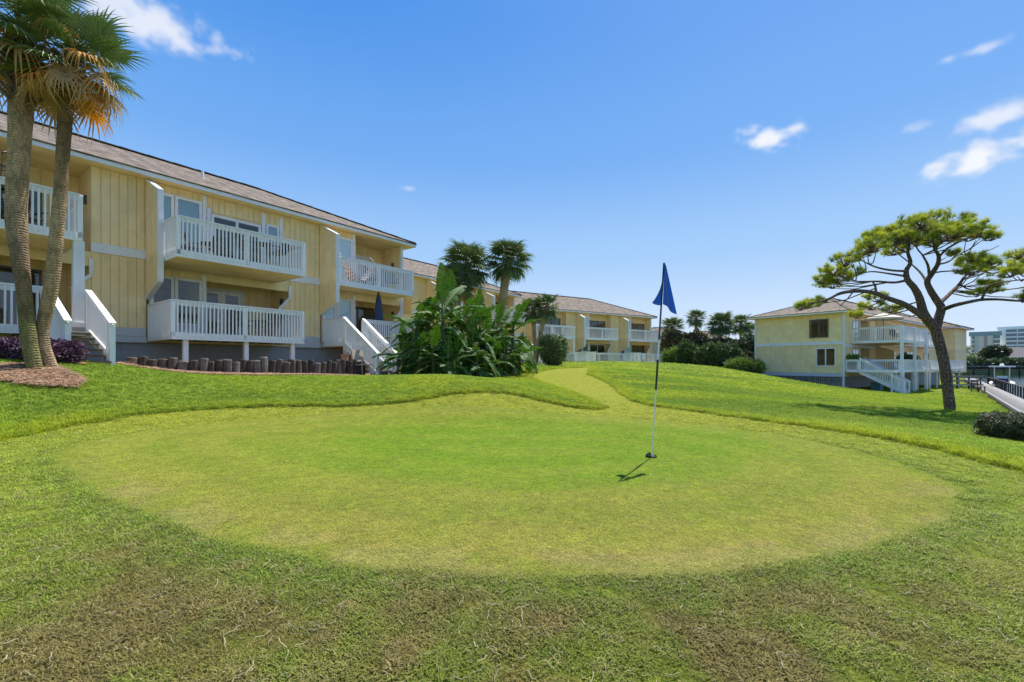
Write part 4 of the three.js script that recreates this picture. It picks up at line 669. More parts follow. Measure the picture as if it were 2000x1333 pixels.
const PX = (px, d) => ((px - 1000) / 889) * d, PY = (py, d) => 1.15 + ((711 - py) / 889) * d; // picture survey to metres, used for the trees' joints
const at = (px, py, d) => V(PX(px, d), PY(py, d), -d);
{
  const y0 = groundH(-9.5, -9.0) - 0.1;
  palm('thick trunked palm at the far left edge with a mossy lower trunk', [V(-9.42, y0, -9.0), at(55, 660, 9.0), at(45, 560, 9.0), at(31, 430, 9.05), at(36, 300, 9.1), at(42, 165, 9.15), at(44, 60, 9.2)], [0.125, 0.12, 0.112, 0.16, 0.165, 0.20, 0.20], { seed: 4, fronds: 42, dead: 8, tone: [[0, [0.40, 0.46, 0.24]], [0.16, [0.46, 0.52, 0.28]], [0.26, [0.45, 0.37, 0.28]], [0.42, [0.62, 0.54, 0.46]], [0.50, [0.92, 0.80, 0.68]], [0.72, [0.86, 0.74, 0.60]], [0.82, [0.40, 0.29, 0.20]]], boots: 130, bootLen: 0.22, scale: 0.86, group: 'twin palms at the left', hang: [{ el: 0.55, az: 1.3, m: M.frondOrange, at: [0.45, 0.35, 0.2], s: 0.7 }, { el: 0.9, az: 1.8, m: M.frondDead, at: [0.3, 0.1, 0.1], s: 0.7 }] });
  palm('slimmer palm leaning right beside the mossy palm, with orange dead fronds', [V(-9.30, y0, -9.25), at(82, 660, 9.25), at(99, 560, 9.25), at(112, 430, 9.25), at(120, 330, 9.3), at(128, 205, 9.3), at(136, 122, 9.3)], [0.10, 0.105, 0.118, 0.11, 0.105, 0.12, 0.14], { seed: 8, fronds: 42, dead: 10, tone: [[0, [0.78, 0.69, 0.58]], [0.5, [0.90, 0.79, 0.68]], [0.64, [0.58, 0.46, 0.35]], [0.78, [0.36, 0.28, 0.20]]], boots: 60, bootLen: 0.12, scale: 0.68, group: 'twin palms at the left', hang: [{ el: 0.35, az: 1.15, m: M.frondOrange, at: [0.15, 0.15, 0.2], s: 0.72 }, { el: 0.75, az: 1.55, m: M.frondDead, at: [0.2, 0.2, 0.1], s: 0.8, k: 1 }, { el: 0.95, az: 0.8, m: M.frondDead, at: [0.1, 0.1, 0.25], s: 0.72 }, { el: 1.05, az: 0.1, m: M.frondDead, at: [0.05, 0.05, 0.2], s: 0.66, k: 1 }] });
}
const far = (px, pyTop, d, o = {}) => { const x = PX(px, d), z = -d, y = groundH(x, z) - 0.1, lx = o.lean || 0; palm(o.label, [V(x - lx, y, z), V(x - lx * 0.6, y + (PY(pyTop, d) - y) * 0.5, z), V(x, PY(pyTop, d), z)], o.rad || [0.19, 0.16, 0.19], { far: true, boots: 40, bootLen: 0.15, ...o }); };
far(912, 520, 25, { label: 'left of the two tall palms rising behind the banana plants', seed: 21, fronds: 80, scale: 0.88, rad: [0.2, 0.19, 0.22], group: 'palms behind the banana plants' });
far(992, 508, 26, { label: 'right of the two tall palms behind the bananas, bare trunk showing', seed: 22, fronds: 76, scale: 0.82, lean: 0.65, rad: [0.23, 0.22, 0.26], group: 'palms behind the banana plants' });
far(893, 548, 24.3, { label: 'low dark palm crown left of the two tall palms', seed: 25, fronds: 50, scale: 0.72, rad: [0.2, 0.18, 0.2], group: 'palms behind the banana plants' });
far(1040, 606, 36, { label: 'left palm of the small pair before the far yellow building', seed: 23, fronds: 54, scale: 0.68, group: 'small palm pair before the far building', lean: -0.3 });
far(1068, 600, 35, { label: 'right palm of the small pair, trunk leaning before the far balcony', seed: 24, fronds: 56, scale: 0.72, group: 'small palm pair before the far building', lean: 0.9 });
far(1313, 640, 60, { label: 'palm right behind the blue flag with pale hanging fronds', seed: 31, fronds: 60, scale: 1.0, group: 'palms along the skyline', dead: 5 });
far(1360, 622, 66, { label: 'free standing palm on the skyline with a bare slender trunk', seed: 32, fronds: 56, scale: 0.92, group: 'palms along the skyline', rad: [0.26, 0.22, 0.25] });
far(1408, 634, 60, { label: 'bushy dark palm right of the slender skyline palm', seed: 33, fronds: 90, scale: 1.15, group: 'palms along the skyline' });
far(1447, 634, 62, { label: 'palm just left of the right hand yellow building', seed: 34, fronds: 60, scale: 1.0, group: 'palms along the skyline' });
far(1466, 650, 66, { label: 'rearmost palm half behind the right building eave', seed: 35, fronds: 50, scale: 1.0, group: 'palms along the skyline' });
far(1877, 694, 95, { label: 'small palm above the far deck corner right of the pine', seed: 36, fronds: 18, scale: 1.7, group: 'palms across the canal', rad: [0.3, 0.25, 0.25] });

// ---------------------------------------------------------------- banana plants
function bananaLeaf(seed, L, arch) { // torn paddle leaf along +z, arching down
  const r = rng(seed), m = new MB(); m.c = []; const W = L * 0.14, N = 24, sp = [];
  for (let i = 0; i <= N; i++) { const t = i / N; sp.push(V(0, L * (0.10 * t - arch * t * t * 0.62), L * (t - 0.28 * arch * t * t))); }
  const put = (a, b, c, col) => { m.tri(a, b, c, [0, 0], [1, 0], [0, 1]); for (let k = 0; k < 3; k++) m.c.push(...col); };
  const wid = (t) => (t < 0.12 ? 0 : W * Math.pow(Math.sin(Math.PI * Math.pow((t - 0.12) / 0.88, 0.62)), 0.6));
  for (const s of [-1, 1]) {
    let fold = 0.25; for (let i = 2; i < N; i++) {
      if (r() < 0.55) fold = 0.05 + 0.75 * r(); const gap = r() < 0.5 ? 0.12 : 0, t0 = (i + gap) / N, t1 = (i + 1) / N, f0 = fold, a = sp[i].clone().lerp(sp[i + 1], gap), b = sp[i + 1], w0 = wid(t0), w1 = wid(t1), sw = 0.12 * W;
      const out = (p, w, z) => p.clone().add(V(s * w * Math.cos(f0), w * (0.30 - Math.sin(f0) * 0.9), z)), mid = (p, w, z) => p.clone().add(V(s * w * 0.5, w * (0.20 - 0.15 * f0), z * 0.5)); const k = 0.85 + 0.3 * r(), c = [0.06 * k, 0.155 * k, 0.012 * k], c2 = r() < 0.06 ? [0.2, 0.15, 0.05] : c;
      const A = mid(a, w0, sw), Bq = mid(b, w1, sw), C = out(b, w1, sw), D = out(a, w0, sw); const q = (p0, p1, p2, p3, cc) => { put(p0, p1, p2, cc); put(p0, p2, p3, cc); };
      q(a, b, Bq, A, c); q(A, Bq, C, D, c2);
    }
  }
  const before = m.p.length / 3; m.tube(sp, sp.map((_, i) => 0.022 * (1 - 0.85 * i / N)), 5, false); for (let k = before; k < m.p.length / 3; k++) m.c.push(0.26, 0.34, 0.10);
  return m.geo();
}
const BANANA = [[1, 0.5], [2, 0.95], [3, 1.3], [4, 0.75], [5, 1.1], [6, 0.25]].map(([s, a]) => bananaLeaf(s, 1, a));
function banana(label, x, z, h, n, L, seed) {
  h *= 1.2; L *= 1.1; const y = groundH(x, z) - 0.06, g = thing('banana_plant', label, 'banana plant', [x, y, z], 0, 'banana plants before the decks'), r = rng(seed);
  const lean = V((r() - 0.5) * 0.3, 0, (r() - 0.5) * 0.3); part('stem', new MB().tube([V(0, 0, 0), V(lean.x * 0.4, h * 0.5, lean.z * 0.4), V(lean.x, h, lean.z)], [0.12, 0.095, 0.05], 9).geo(), M.bananaStem, g);
  for (let i = 0; i < n; i++) { const t = i / n, f = part('leaf', BANANA[i === 0 ? (seed % 4 === 3 ? 5 : 0) : i < 4 ? (i % 2 ? 0 : 3) : [0, 1, 3, 4, 2][i % 5]], M.banana, g); const hh = h * (1.0 - 0.55 * t); f.position.set(lean.x * (hh / h), hh - 0.03, lean.z * (hh / h)); f.rotation.order = 'YXZ'; f.rotation.set(-R((i === 0 ? (seed % 4 === 3 ? 84 : 58) : 80 - 98 * Math.pow(t, 0.42)) + (r() - 0.5) * 22), i * 2.39996 + r() * 0.8, (r() - 0.5) * 0.7); f.scale.setScalar(L * (0.75 + 0.4 * r())); }
  return g;
}
banana('tallest banana plant with a bright upright leaf, beside the broad stairs', PX(868, 18.0), -18.0, 2.3, 16, 2.1, 51);
banana('banana plant left of the tallest, leaves over the stair rail', PX(815, 18.2), -18.2, 1.7, 14, 1.8, 52);
banana('banana plant right behind the tallest, leaves arching to the palms', PX(908, 19.4), -19.4, 2.0, 15, 1.9, 53);
banana('short banana plant low before the tallest', PX(848, 17.2), -17.2, 0.85, 12, 1.5, 54);
banana('low drooping banana plant in the middle of the bed', PX(925, 18.8), -18.8, 1.2, 14, 1.7, 55);
banana('banana plant under the bare palm trunk', PX(952, 20.6), -20.6, 1.5, 13, 1.7, 56);
banana('tall right hand banana plant with a leaf reaching over the pale stairs', PX(1000, 22.2), -22.2, 2.0, 14, 2.0, 57);
banana('small banana plant at the right end of the bed', PX(985, 21.2), -21.2, 0.9, 12, 1.6, 58);
banana('leftmost small banana plant at the foot of the broad stairs', PX(790, 17.8), -17.8, 0.75, 11, 1.35, 59);
banana('rear banana plant against the deck rail', PX(840, 19.6), -19.6, 2.0, 14, 1.8, 60);
banana('low banana plant between the short one and the drooping one', PX(888, 17.6), -17.6, 0.7, 12, 1.4, 61);
banana('low banana plant before the right hand stems', PX(962, 19.8), -19.8, 0.7, 12, 1.5, 62);
banana('rear banana plant half hidden under the dark palm crown', PX(885, 20.8), -20.8, 2.3, 13, 1.9, 63);
banana('second low banana plant near the foot of the broad stairs', PX(815, 17.2), -17.2, 0.55, 11, 1.3, 64);
banana('low dense banana plant filling the front of the bed', PX(870, 16.9), -16.9, 0.5, 12, 1.3, 71);
banana('low banana plant under the drooping one', PX(935, 18.0), -18.0, 0.55, 12, 1.4, 72);
banana('low banana plant right of the soil bed, near the pale stairs', PX(1012, 23.2), -23.2, 0.9, 12, 1.6, 73);
banana('rear banana plant behind the right hand one', PX(975, 22.6), -22.6, 1.9, 13, 1.8, 74);
banana('middle rear banana plant between the palm trunks', PX(940, 21.4), -21.4, 1.9, 13, 1.8, 75);

// ---------------------------------------------------------------- shrubs
function leafSpray(seed, n, len, wid, spread) { const r = rng(seed), m = new MB(); for (let i = 0; i < n; i++) { const a = r() * 6.283, e = (r() - 0.2) * 1.4, d = V(Math.cos(a) * Math.cos(e), Math.sin(e), Math.sin(a) * Math.cos(e)), s = V().crossVectors(d, V(r() - 0.5, r() - 0.5, r() - 0.5)).normalize(), l = len * (0.7 + 0.6 * r()), p = d.clone().multiplyScalar(spread * r()), k = p.clone().addScaledVector(d, l * 0.5), e1 = p.clone().addScaledVector(d, l); const w = wid * (0.7 + 0.6 * r()); const L = k.clone().addScaledVector(s, w), Rr = k.clone().addScaledVector(s, -w); m.tri(p, L, e1, [0, 0], [1, 0], [0, 1]).tri(p, e1, Rr, [0, 0], [1, 0], [0, 1]); } return m.geo(); }
const SPRAY = { fine: [1, 2].map((s) => leafSpray(s, 14, 0.06, 0.014, 0.05)), broad: [3, 4].map((s) => leafSpray(s, 12, 0.14, 0.035, 0.10)), strap: [5, 6].map((s) => leafSpray(s, 10, 0.36, 0.035, 0.04)), coarse: [7, 8].map((s) => leafSpray(s, 16, 0.26, 0.07, 0.24)) };
function shrub(name, label, category, x, z, rx, ry, rz, n, spray, cols, o = {}) {
  const y = (o.y ?? groundH(x, z)) - 0.03, g = thing(name, label, category, [x, y, z], 0, o.group), r = rng(o.seed || Math.round(Math.abs(x * 31 + z * 17))), list = [], lobes = [];
  for (let i = 0; i < (o.lobes || 9); i++) { const a = r() * 6.283, d = Math.sqrt(r()) * 0.62; lobes.push([Math.cos(a) * d, 0.42 + 0.45 * r() * (1 - d * 0.5), Math.sin(a) * d, 0.32 + 0.22 * r()]); }
  for (let i = 0; i < n; i++) {
    const l = lobes[Math.floor(r() * lobes.length)], u = r() * 2 - 1, a = r() * 6.283, q = Math.sqrt(1 - u * u), k = l[3] * (0.72 + 0.36 * r()); let px = (l[0] + Math.cos(a) * q * k) * rx, py = (l[1] + u * k) * ry * 1.15, pz = (l[2] + Math.sin(a) * q * k) * rz; if (py < 0.03) py = 0.03 + r() * 0.3 * ry;
    const c = cols[Math.floor(r() * cols.length)], b = 0.75 + 0.5 * r(); list.push({ x: px, y: py, z: pz, r: r() * 6.28, rx: (r() - 0.5) * 1.5, rz: (r() - 0.5) * 1.5, s: (o.leaf || 1) * (0.75 + 0.5 * r()), c: [c[0] * b, c[1] * b, c[2] * b] });
  }
  scatter('foliage', '', spray, M.leaf, list, g);
  const st = new MB(); for (const l of lobes) st.tube([V(l[0] * rx * 0.15, 0, l[2] * rz * 0.15), V(l[0] * rx * 0.6, l[1] * ry * 0.6, l[2] * rz * 0.6), V(l[0] * rx, l[1] * ry * 1.1, l[2] * rz)], [0.03 * (o.leaf || 1), 0.02 * (o.leaf || 1), 0.008], 5); part('stems', st.geo(), M.boot, g);
  return g;
}
const GR = [[0.08, 0.135, 0.03], [0.115, 0.18, 0.035], [0.065, 0.105, 0.028]], BR = [[0.18, 0.28, 0.03], [0.26, 0.33, 0.035], [0.12, 0.19, 0.03]], DK = [[0.04, 0.065, 0.02], [0.055, 0.085, 0.024], [0.065, 0.075, 0.026]], PU = [[0.11, 0.035, 0.10], [0.16, 0.06, 0.14], [0.07, 0.025, 0.06], [0.22, 0.12, 0.18]];
const bedGroup = 'purple plants in the palm bed';
[[-50, 9.75, 0.55], [0, 9.85, 0.5], [40, 9.95, 0.5], [85, 9.9, 0.5], [104, 9.85, 0.42], [122, 10.0, 0.36]].forEach(([px, d, s], i) => shrub('purple_plant', ['purple leaved clump outermost at the left picture edge', 'purple leaved clump left of the mossy palm', 'purple leaved clump close behind the mossy palm', 'purple leaved clump right beside the leaning palm', 'purple leaved clump before the stair rail', 'purple leaved clump nearest the open brown stairs'][i], 'plant', PX(px, d), -d, s, 0.33, 0.36, 800, SPRAY.fine, PU, { leaf: 1.25, group: bedGroup, seed: 300 + i }));
shrub('shrub', 'clipped dark green shrub at the right picture edge', 'shrub', PX(1985, 8.8), -8.8, 0.58, 0.40, 0.5, 4200, SPRAY.fine, [[0.09, 0.12, 0.035], [0.13, 0.16, 0.05], [0.07, 0.09, 0.03], [0.15, 0.13, 0.06]], { leaf: 0.62, lobes: 16 });
shrub('shrub', 'rounded grey green shrub beside the pale stairs of the second building', 'shrub', PX(1082, 34), -34, 1.05, 1.75, 1.0, 2600, SPRAY.broad, [[0.15, 0.21, 0.06], [0.21, 0.27, 0.08], [0.10, 0.15, 0.05]], { lobes: 14, leaf: 1.05 });
shrub('shrub', 'rounded dark shrub before the skyline palms, left of the wide one', 'shrub', PX(1349, 47), -47, 1.3, 1.9, 1.2, 1700, SPRAY.coarse, GR, { y: 0.55 });
shrub('shrub', 'wide dark mounded shrub on the crest right of centre', 'shrub', PX(1402, 45), -45, 2.0, 1.85, 1.6, 2600, SPRAY.coarse, GR, { y: 0.45, lobes: 14 });
shrub('shrub', 'bright strappy plants against the left end of the right building', 'shrub', PX(1454, 42), -42, 1.5, 0.8, 1.2, 800, SPRAY.strap, BR, { leaf: 1.3, lobes: 12 });
shrub('shrub', 'bright strappy plant touching the yellow end wall corner', 'shrub', PX(1479, 41), -41, 0.7, 0.8, 0.7, 420, SPRAY.strap, [...BR, ...GR], { leaf: 1.1 });
shrub('shrub', 'low bright plants right of the white far deck', 'shrub', PX(1318, 50), -50, 1.5, 1.3, 1.2, 700, SPRAY.strap, BR, { y: 0.9, leaf: 1.4 });
function tree(label, x, z, h, rx, ry, n, cols, o = {}) {
  const y = o.y ?? groundH(x, z) - 0.1, g = thing('broadleaf_tree', label, 'tree', [x, y, z], 0, 'dark trees behind the lawn'), r = rng(Math.round(Math.abs(x * 13 + z * 7))), list = [], lobes = [], tr = new MB();
  for (let i = 0; i < 16; i++) { const a = r() * 6.283, d = Math.sqrt(r()) * 0.75; lobes.push(V(Math.cos(a) * d * rx, h - ry + (r() * 1.7 - 0.75) * ry * (1 - 0.5 * d), Math.sin(a) * d * rx)); }
  tr.tube([V(0, 0, 0), V(0.1, h * 0.25, 0), V(0, h * 0.5, 0.1)], [0.2, 0.16, 0.11], 8); for (const l of lobes) tr.tube([V(0.05, h * 0.3, 0), V(l.x * 0.5, (h * 0.4 + l.y) / 2, l.z * 0.5), l], [0.09, 0.06, 0.02], 5); part('trunk', tr.geo(), M.pineBark, g);
  for (let i = 0; i < n; i++) { const l = lobes[i % 16], u = r() * 2 - 1, a = r() * 6.283, q = Math.sqrt(1 - u * u), k = (0.25 + 0.22 * (i % 16) / 16 + 0.1 * r()) * Math.min(rx, ry), c = cols[Math.floor(r() * cols.length)], b = 0.7 + 0.6 * r(); list.push({ x: l.x + Math.cos(a) * q * k, y: Math.max(0.2, l.y + u * k * 0.9), z: l.z + Math.sin(a) * q * k, r: r() * 6.28, rx: r() * 2, rz: r() * 2, s: (o.leaf || 1.3) * (0.7 + 0.6 * r()), c: [c[0] * b, c[1] * b, c[2] * b] }); }
  scatter('crown', '', SPRAY.coarse, M.leaf, list, g); return g;
}
tree('dark brownish tree between the flag and the slender skyline palm', PX(1334, 56), -56, 4.4, 2.4, 1.9, 2400, [[0.07, 0.065, 0.025], [0.06, 0.085, 0.025], [0.09, 0.075, 0.03]]);
tree('dark round tree under the bushy skyline palm', PX(1408, 58), -58, 4.0, 2.0, 1.8, 1600, DK);
tree('dark dense tree left of the right hand building', PX(1458, 54), -54, 3.8, 2.4, 1.8, 2600, DK);
tree('dark low tree behind the short white deck end', PX(1435, 50), -50, 2.6, 1.8, 1.5, 1500, DK);
tree('dark tree low behind the wide mounded shrub', PX(1378, 62), -62, 3.2, 2.2, 1.5, 1500, GR);

// ---------------------------------------------------------------- the pine
{
  const D = 16.1, S = D / 889, bx = PX(1857, D), by = groundH(bx, -D) - 0.12, g = thing('pine_tree', 'spreading windswept pine on the right lawn', 'pine tree', [bx, by, -D], 0), r = rng(91);
  const wood = []; const J = (px, py, dz = 0) => V(PX(px, D - dz) - bx, PY(py, D - dz) - by, dz), limb = (name, pts, r0, r1, seg = 8) => { const c = new THREE.CatmullRomCurve3(pts.map((p) => J(...p))), n = pts.length * 4, P = c.getPoints(n); wood.push(...P.slice(3)); part(name, new MB().tube(P, P.map((_, i) => (r0 + (r1 - r0) * (i / n)) * S * (1 + 0.06 * (r() - 0.5))), seg).geo(), M.pineBark, g); };
  limb('trunk', [[1858, 812], [1856, 795], [1850, 745], [1843, 700], [1833, 662], [1826, 636], [1824, 624]], 8.8, 8.2, 14);
  limb('limb', [[1826, 640], [1810, 622, 0.1], [1803, 606, 0.15], [1796, 581, 0.2], [1786, 562, 0.25], [1773, 546, 0.3], [1771, 529, 0.3], [1779, 513, 0.25], [1774, 492, 0.2], [1782, 458, 0.2]], 8.6, 1.8, 10);
  limb('limb', [[1828, 645], [1834, 622, -0.1], [1839, 601, -0.15], [1831, 588, -0.2], [1818, 567, -0.25], [1812, 550, -0.3], [1823, 532, -0.3], [1833, 515, -0.25], [1834, 500, -0.2], [1826, 485, -0.1], [1822, 455, 0]], 8.4, 1.8, 10);
  limb('limb', [[1808, 622, 0.1], [1790, 609, 0.4], [1765, 594, 0.7], [1735, 583, 1.0], [1703, 571, 1.2], [1668, 569, 1.4], [1640, 574, 1.5], [1617, 585, 1.6], [1580, 594, 1.7]], 6.2, 1.3, 8);
  limb('limb', [[1836, 592, -0.2], [1848, 582, -0.5], [1861, 569, -0.8], [1875, 555, -1.1], [1889, 537, -1.4], [1912, 530, -1.7], [1945, 524, -1.9]], 4.2, 1.3, 8);
  limb('limb', [[1840, 606, -0.1], [1850, 602, 0.2], [1868, 596, 0.5], [1890, 591, 0.8], [1916, 586, 1.0], [1947, 585, 1.2], [2000, 588, 1.4], [2040, 582, 1.5]], 4.6, 1.4, 8);
  const br = (pts, a = 3.4, b = 1) => limb('branch', pts, a * 0.66, b * 0.6, 6);
  br([[1774, 547, 0.3], [1749, 552, 0.6], [1714, 550, 0.9], [1680, 550, 1.1], [1640, 548, 1.3]], 4.4); br([[1772, 540, 0.3], [1745, 536, 0.1], [1700, 531, -0.3], [1668, 540, -0.5]], 3.8); br([[1772, 530, 0.3], [1740, 528, 0.8], [1712, 522, 1.2], [1693, 514, 1.4], [1670, 500, 1.6]], 3.6);
  br([[1811, 551, -0.3], [1798, 532, -0.8], [1783, 518, -1.2], [1760, 500, -1.5], [1735, 480, -1.6]], 4); br([[1816, 538, -0.3], [1813, 518, 0.2], [1803, 499, 0.6], [1791, 480, 0.9], [1800, 450, 1.1]], 4); br([[1833, 517, -0.25], [1854, 511, -0.7], [1873, 498, -1.1], [1895, 498, -1.3], [1935, 488, -1.5], [1952, 480, -1.5]], 3); br([[1834, 503, -0.2], [1852, 485, 0.3], [1880, 470, 0.6], [1915, 460, 0.9]], 3.6); br([[1828, 488, -0.1], [1845, 465, -0.5], [1862, 445, -0.8]], 3); br([[1876, 555, -1.1], [1890, 564, -1.3], [1914, 567, -1.5], [1935, 570, -1.6]], 2.8); br([[1918, 585, 1], [1935, 558, 1.3], [1970, 550, 1.6], [2010, 545, 1.8]], 3.4); br([[1824, 533, -0.3], [1850, 530, 0.5], [1880, 530, 1.0], [1910, 535, 1.4]], 2.6); br([[1712, 571, 1.2], [1709, 556, 1.0], [1704, 550, 0.9]], 3.2, 2.2); br([[1775, 495, 0.2], [1745, 480, -0.6], [1710, 470, -1.0]], 2.8); br([[1780, 470, 0.2], [1750, 455, 0.9], [1735, 445, 1.2]], 2.6); br([[1790, 482, 0.9], [1765, 462, 1.6]], 2.4); br([[1668, 569, 1.4], [1655, 585, 1.6], [1640, 600, 1.7]], 2, 0.8); br([[1735, 583, 1], [1715, 592, 1.5], [1690, 603, 1.8]], 2.4);
  // needle tufts on the twigs of each clump
  const clumps = [[1760, 448, 34, 10], [1800, 436, 42, 13], [1850, 436, 42, 14], [1885, 446, 34, 14], [1915, 455, 26, 11], [1938, 464, 14, 6], [1735, 470, 30, 14], [1702, 462, 14, 9], [1705, 480, 30, 15], [1680, 494, 28, 14], [1655, 508, 26, 15], [1632, 527, 26, 14], [1606, 545, 16, 12], [1622, 556, 26, 9], [1660, 532, 24, 14], [1785, 462, 42, 14], [1845, 460, 42, 13], [1745, 490, 30, 11], [1890, 464, 32, 9], [1580, 596, 18, 7], [1600, 588, 14, 5], [1566, 600, 10, 5], [1712, 583, 22, 9], [1705, 598, 28, 9], [1738, 606, 22, 6], [1672, 616, 12, 5], [1890, 512, 22, 10], [1922, 517, 32, 12], [1960, 520, 30, 12], [1990, 497, 15, 11], [1988, 526, 22, 12], [1905, 530, 32, 6], [1934, 568, 22, 6], [1908, 574, 16, 5], [1950, 556, 14, 5], [1922, 551, 8, 4], [1995, 580, 9, 6], [2030, 515, 34, 15], [2060, 540, 28, 12], [2045, 575, 22, 8], [1860, 495, 10, 4], [1770, 478, 26, 8], [1820, 476, 30, 7], [1780, 433, 24, 8], [1822, 448, 40, 10], [1760, 465, 30, 12], [1870, 455, 36, 12], [1725, 455, 20, 9], [1800, 455, 36, 10], [1900, 505, 18, 8], [1945, 508, 26, 10], [1970, 535, 26, 8], [1640, 545, 24, 10]];
  const m = []; for (const s of [1, 2, 3]) { const q = rng(s + 40), b = new MB(); for (let i = 0; i < 34; i++) { const a = q() * 6.283, e = 0.05 + 1.25 * q(), d = V(Math.cos(a) * Math.cos(e), Math.sin(e), Math.sin(a) * Math.cos(e)), w = V().crossVectors(d, V(0, 1, 0)).normalize().multiplyScalar(0.0042), l = 0.13 + 0.08 * q(), t = d.clone().multiplyScalar(l).add(V(0, -0.02, 0)); b.tri(w.clone(), w.clone().negate(), t, [0, 0], [1, 0], [0, 1]); } m.push(b.geo()); }
  const list = [], tw = new MB();
  for (const [px, py, rx, ry] of clumps) { // twigs fan out of a clump's stem, each ending in a bunch of needle tufts
    const c = J(px, py, (r() - 0.5) * 2.6), RX = rx * S, RY = Math.max(0.13, ry * S), RZ = Math.min(1.2, RX * 1.1), n = Math.round(6 + 50 * RX * RY * 2.2), stem = c.clone().add(V((r() - 0.5) * RX * 0.5, -RY * 0.9, 0)); let near = wood[0]; for (const p of wood) if (p.y < stem.y + 0.25 && p.distanceToSquared(stem) < near.distanceToSquared(stem)) near = p; for (let k = 0; k < (RX > 0.45 ? 2 : 1); k++) { const end = stem.clone().add(V((k - 0.3) * RX * 0.7, RY * 0.3 * k, (r() - 0.5) * 0.4)), m1 = near.clone().lerp(end, 0.5).add(V((r() - 0.5) * 0.2, -0.05 - 0.08 * r(), (r() - 0.5) * 0.2)); tw.tube([near, m1, end], [0.022, 0.018, 0.011], 5, false); }
    for (let i = 0; i < n; i++) {
      const u = r() * 1.7 - 0.7, a = r() * 6.283, q = Math.sqrt(Math.max(0.1, 1 - u * u)), k = 0.45 + 0.6 * Math.pow(r(), 0.6), p = c.clone().add(V(Math.cos(a) * q * k * RX, u * k * RY, Math.sin(a) * q * k * RZ)), mid = stem.clone().lerp(p, 0.5).add(V((r() - 0.5) * 0.12, 0.06 * (r() - 0.3), (r() - 0.5) * 0.12));
      tw.tube([stem, mid, p], [0.013, 0.010, 0.005], 4, false); const y = r(), col = y < 0.55 ? [0.46, 0.49, 0.04] : y < 0.85 ? [0.31, 0.40, 0.04] : [0.18, 0.26, 0.04], nt = 5 + Math.floor(4 * r());
      for (let t = 0; t < nt; t++) { const b = 0.8 + 0.45 * r(), e = p.clone().lerp(mid, 0.5 * r() * r()).add(V((r() - 0.5) * 0.13, (r() - 0.35) * 0.10, (r() - 0.5) * 0.13)); list.push({ x: e.x, y: e.y, z: e.z, r: r() * 6.28, rx: (r() - 0.5) * 1.2, rz: (r() - 0.5) * 1.2, s: 0.75 + 0.45 * r(), c: col.map((v) => v * b) }); }
    }
  }
  scatter('needles', '', m, M.needle, list, g); part('twigs', tw.geo(), M.pineBark, g); console.log('pine tufts', list.length);
}

// ---------------------------------------------------------------- golf hole
{
  const x = 1.726, z = -5.62, y = groundH(x, z), g = thing('golf_flagstick', 'blue golf flag on a leaning black and white pole', 'flag', [x, y, z], 0), tip = V(0.152, 2.396, 0), P = (h) => V(0.152 * h / 2.396, h, 0);
  const seg = (a, b, r, m, n) => part(n, new MB().tube([P(a), P(b)], r, 10).geo(), m, g);
  seg(-0.12, 0.83, 0.0075, M.steel, 'lower_pole'); seg(0.83, 1.17, 0.0125, M.black, 'black_section'); seg(1.17, 1.20, 0.0165, M.navy, 'joint'); seg(1.20, 1.45, 0.0105, M.steel, 'white_section'); seg(1.45, 2.40, 0.0105, M.navy, 'upper_pole');
  // the cloth hangs in two folds from the pole
  const f = new MB(), N = 16, K = 12, G = []; for (let i = 0; i <= N; i++) { const row = [], t = i / N; for (let k = 0; k <= K; k++) { const u = k / K; const top = V(0.150, 2.39, 0.012), edge = V(0.118, 1.88, 0.012); const a = top.clone().lerp(edge, t); const reach = 0.02 + 0.17 * t; const p = a.clone().add(V(u * reach, -0.10 * u * t - 0.02 * u, 0.045 * Math.sin(u * 5.5 + 0.6) * (0.3 + t) + 0.012)); row.push(p); } G.push(row); }
  const quadS = (A, Bq, C, D) => { f.tri(A, Bq, C, [0, 0], [1, 0], [1, 1]).tri(A, C, D, [0, 0], [1, 1], [0, 1]); };
  for (let i = 0; i < N; i++) for (let k = 0; k < K; k++) quadS(G[i][k], G[i + 1][k], G[i + 1][k + 1], G[i][k + 1]);
  const H = []; for (let i = 0; i <= N; i++) { const row = [], t = i / N; for (let k = 0; k <= 6; k++) { const u = k / 6, a = V(0.150, 2.39, 0.010).lerp(V(0.118, 1.87, 0.010), t); row.push(a.add(V(-u * 0.115 * Math.pow(t, 3.2), 0.035 * u * t, -0.05 * Math.sin(u * 3) * t))); } H.push(row); }
  for (let i = 0; i < N; i++) for (let k = 0; k < 6; k++) quadS(H[i][k], H[i + 1][k], H[i + 1][k + 1], H[i][k + 1]);
  part('flag_cloth', f.geo(), M.flag, g);
  const c = thing('golf_cup', 'dark cup rim and clod at the foot of the flag pole', 'golf cup', [x, y, z], 0), rim = new MB(); const q = rng(3);
  for (let i = 0; i < 26; i++) { const a = (i / 26) * 6.283, w = a > 2.0 && a < 4.6 ? 1.9 : 1; rim.tube([V(Math.cos(a) * 0.05, -0.01, Math.sin(a) * 0.05), V(Math.cos(a) * (0.05 + 0.02 * q()), 0.008 * w + 0.018 * q() * w, Math.sin(a) * (0.05 + 0.02 * q()))], [0.012 * w, 0.005 * w], 6); } part('rim', rim.geo(), M.darkWood, c);
  part('hole', new MB().tube([V(0, 0.006, 0), V(0, 0.0105, 0)], 0.052, 20).geo(), M.black, c);
}

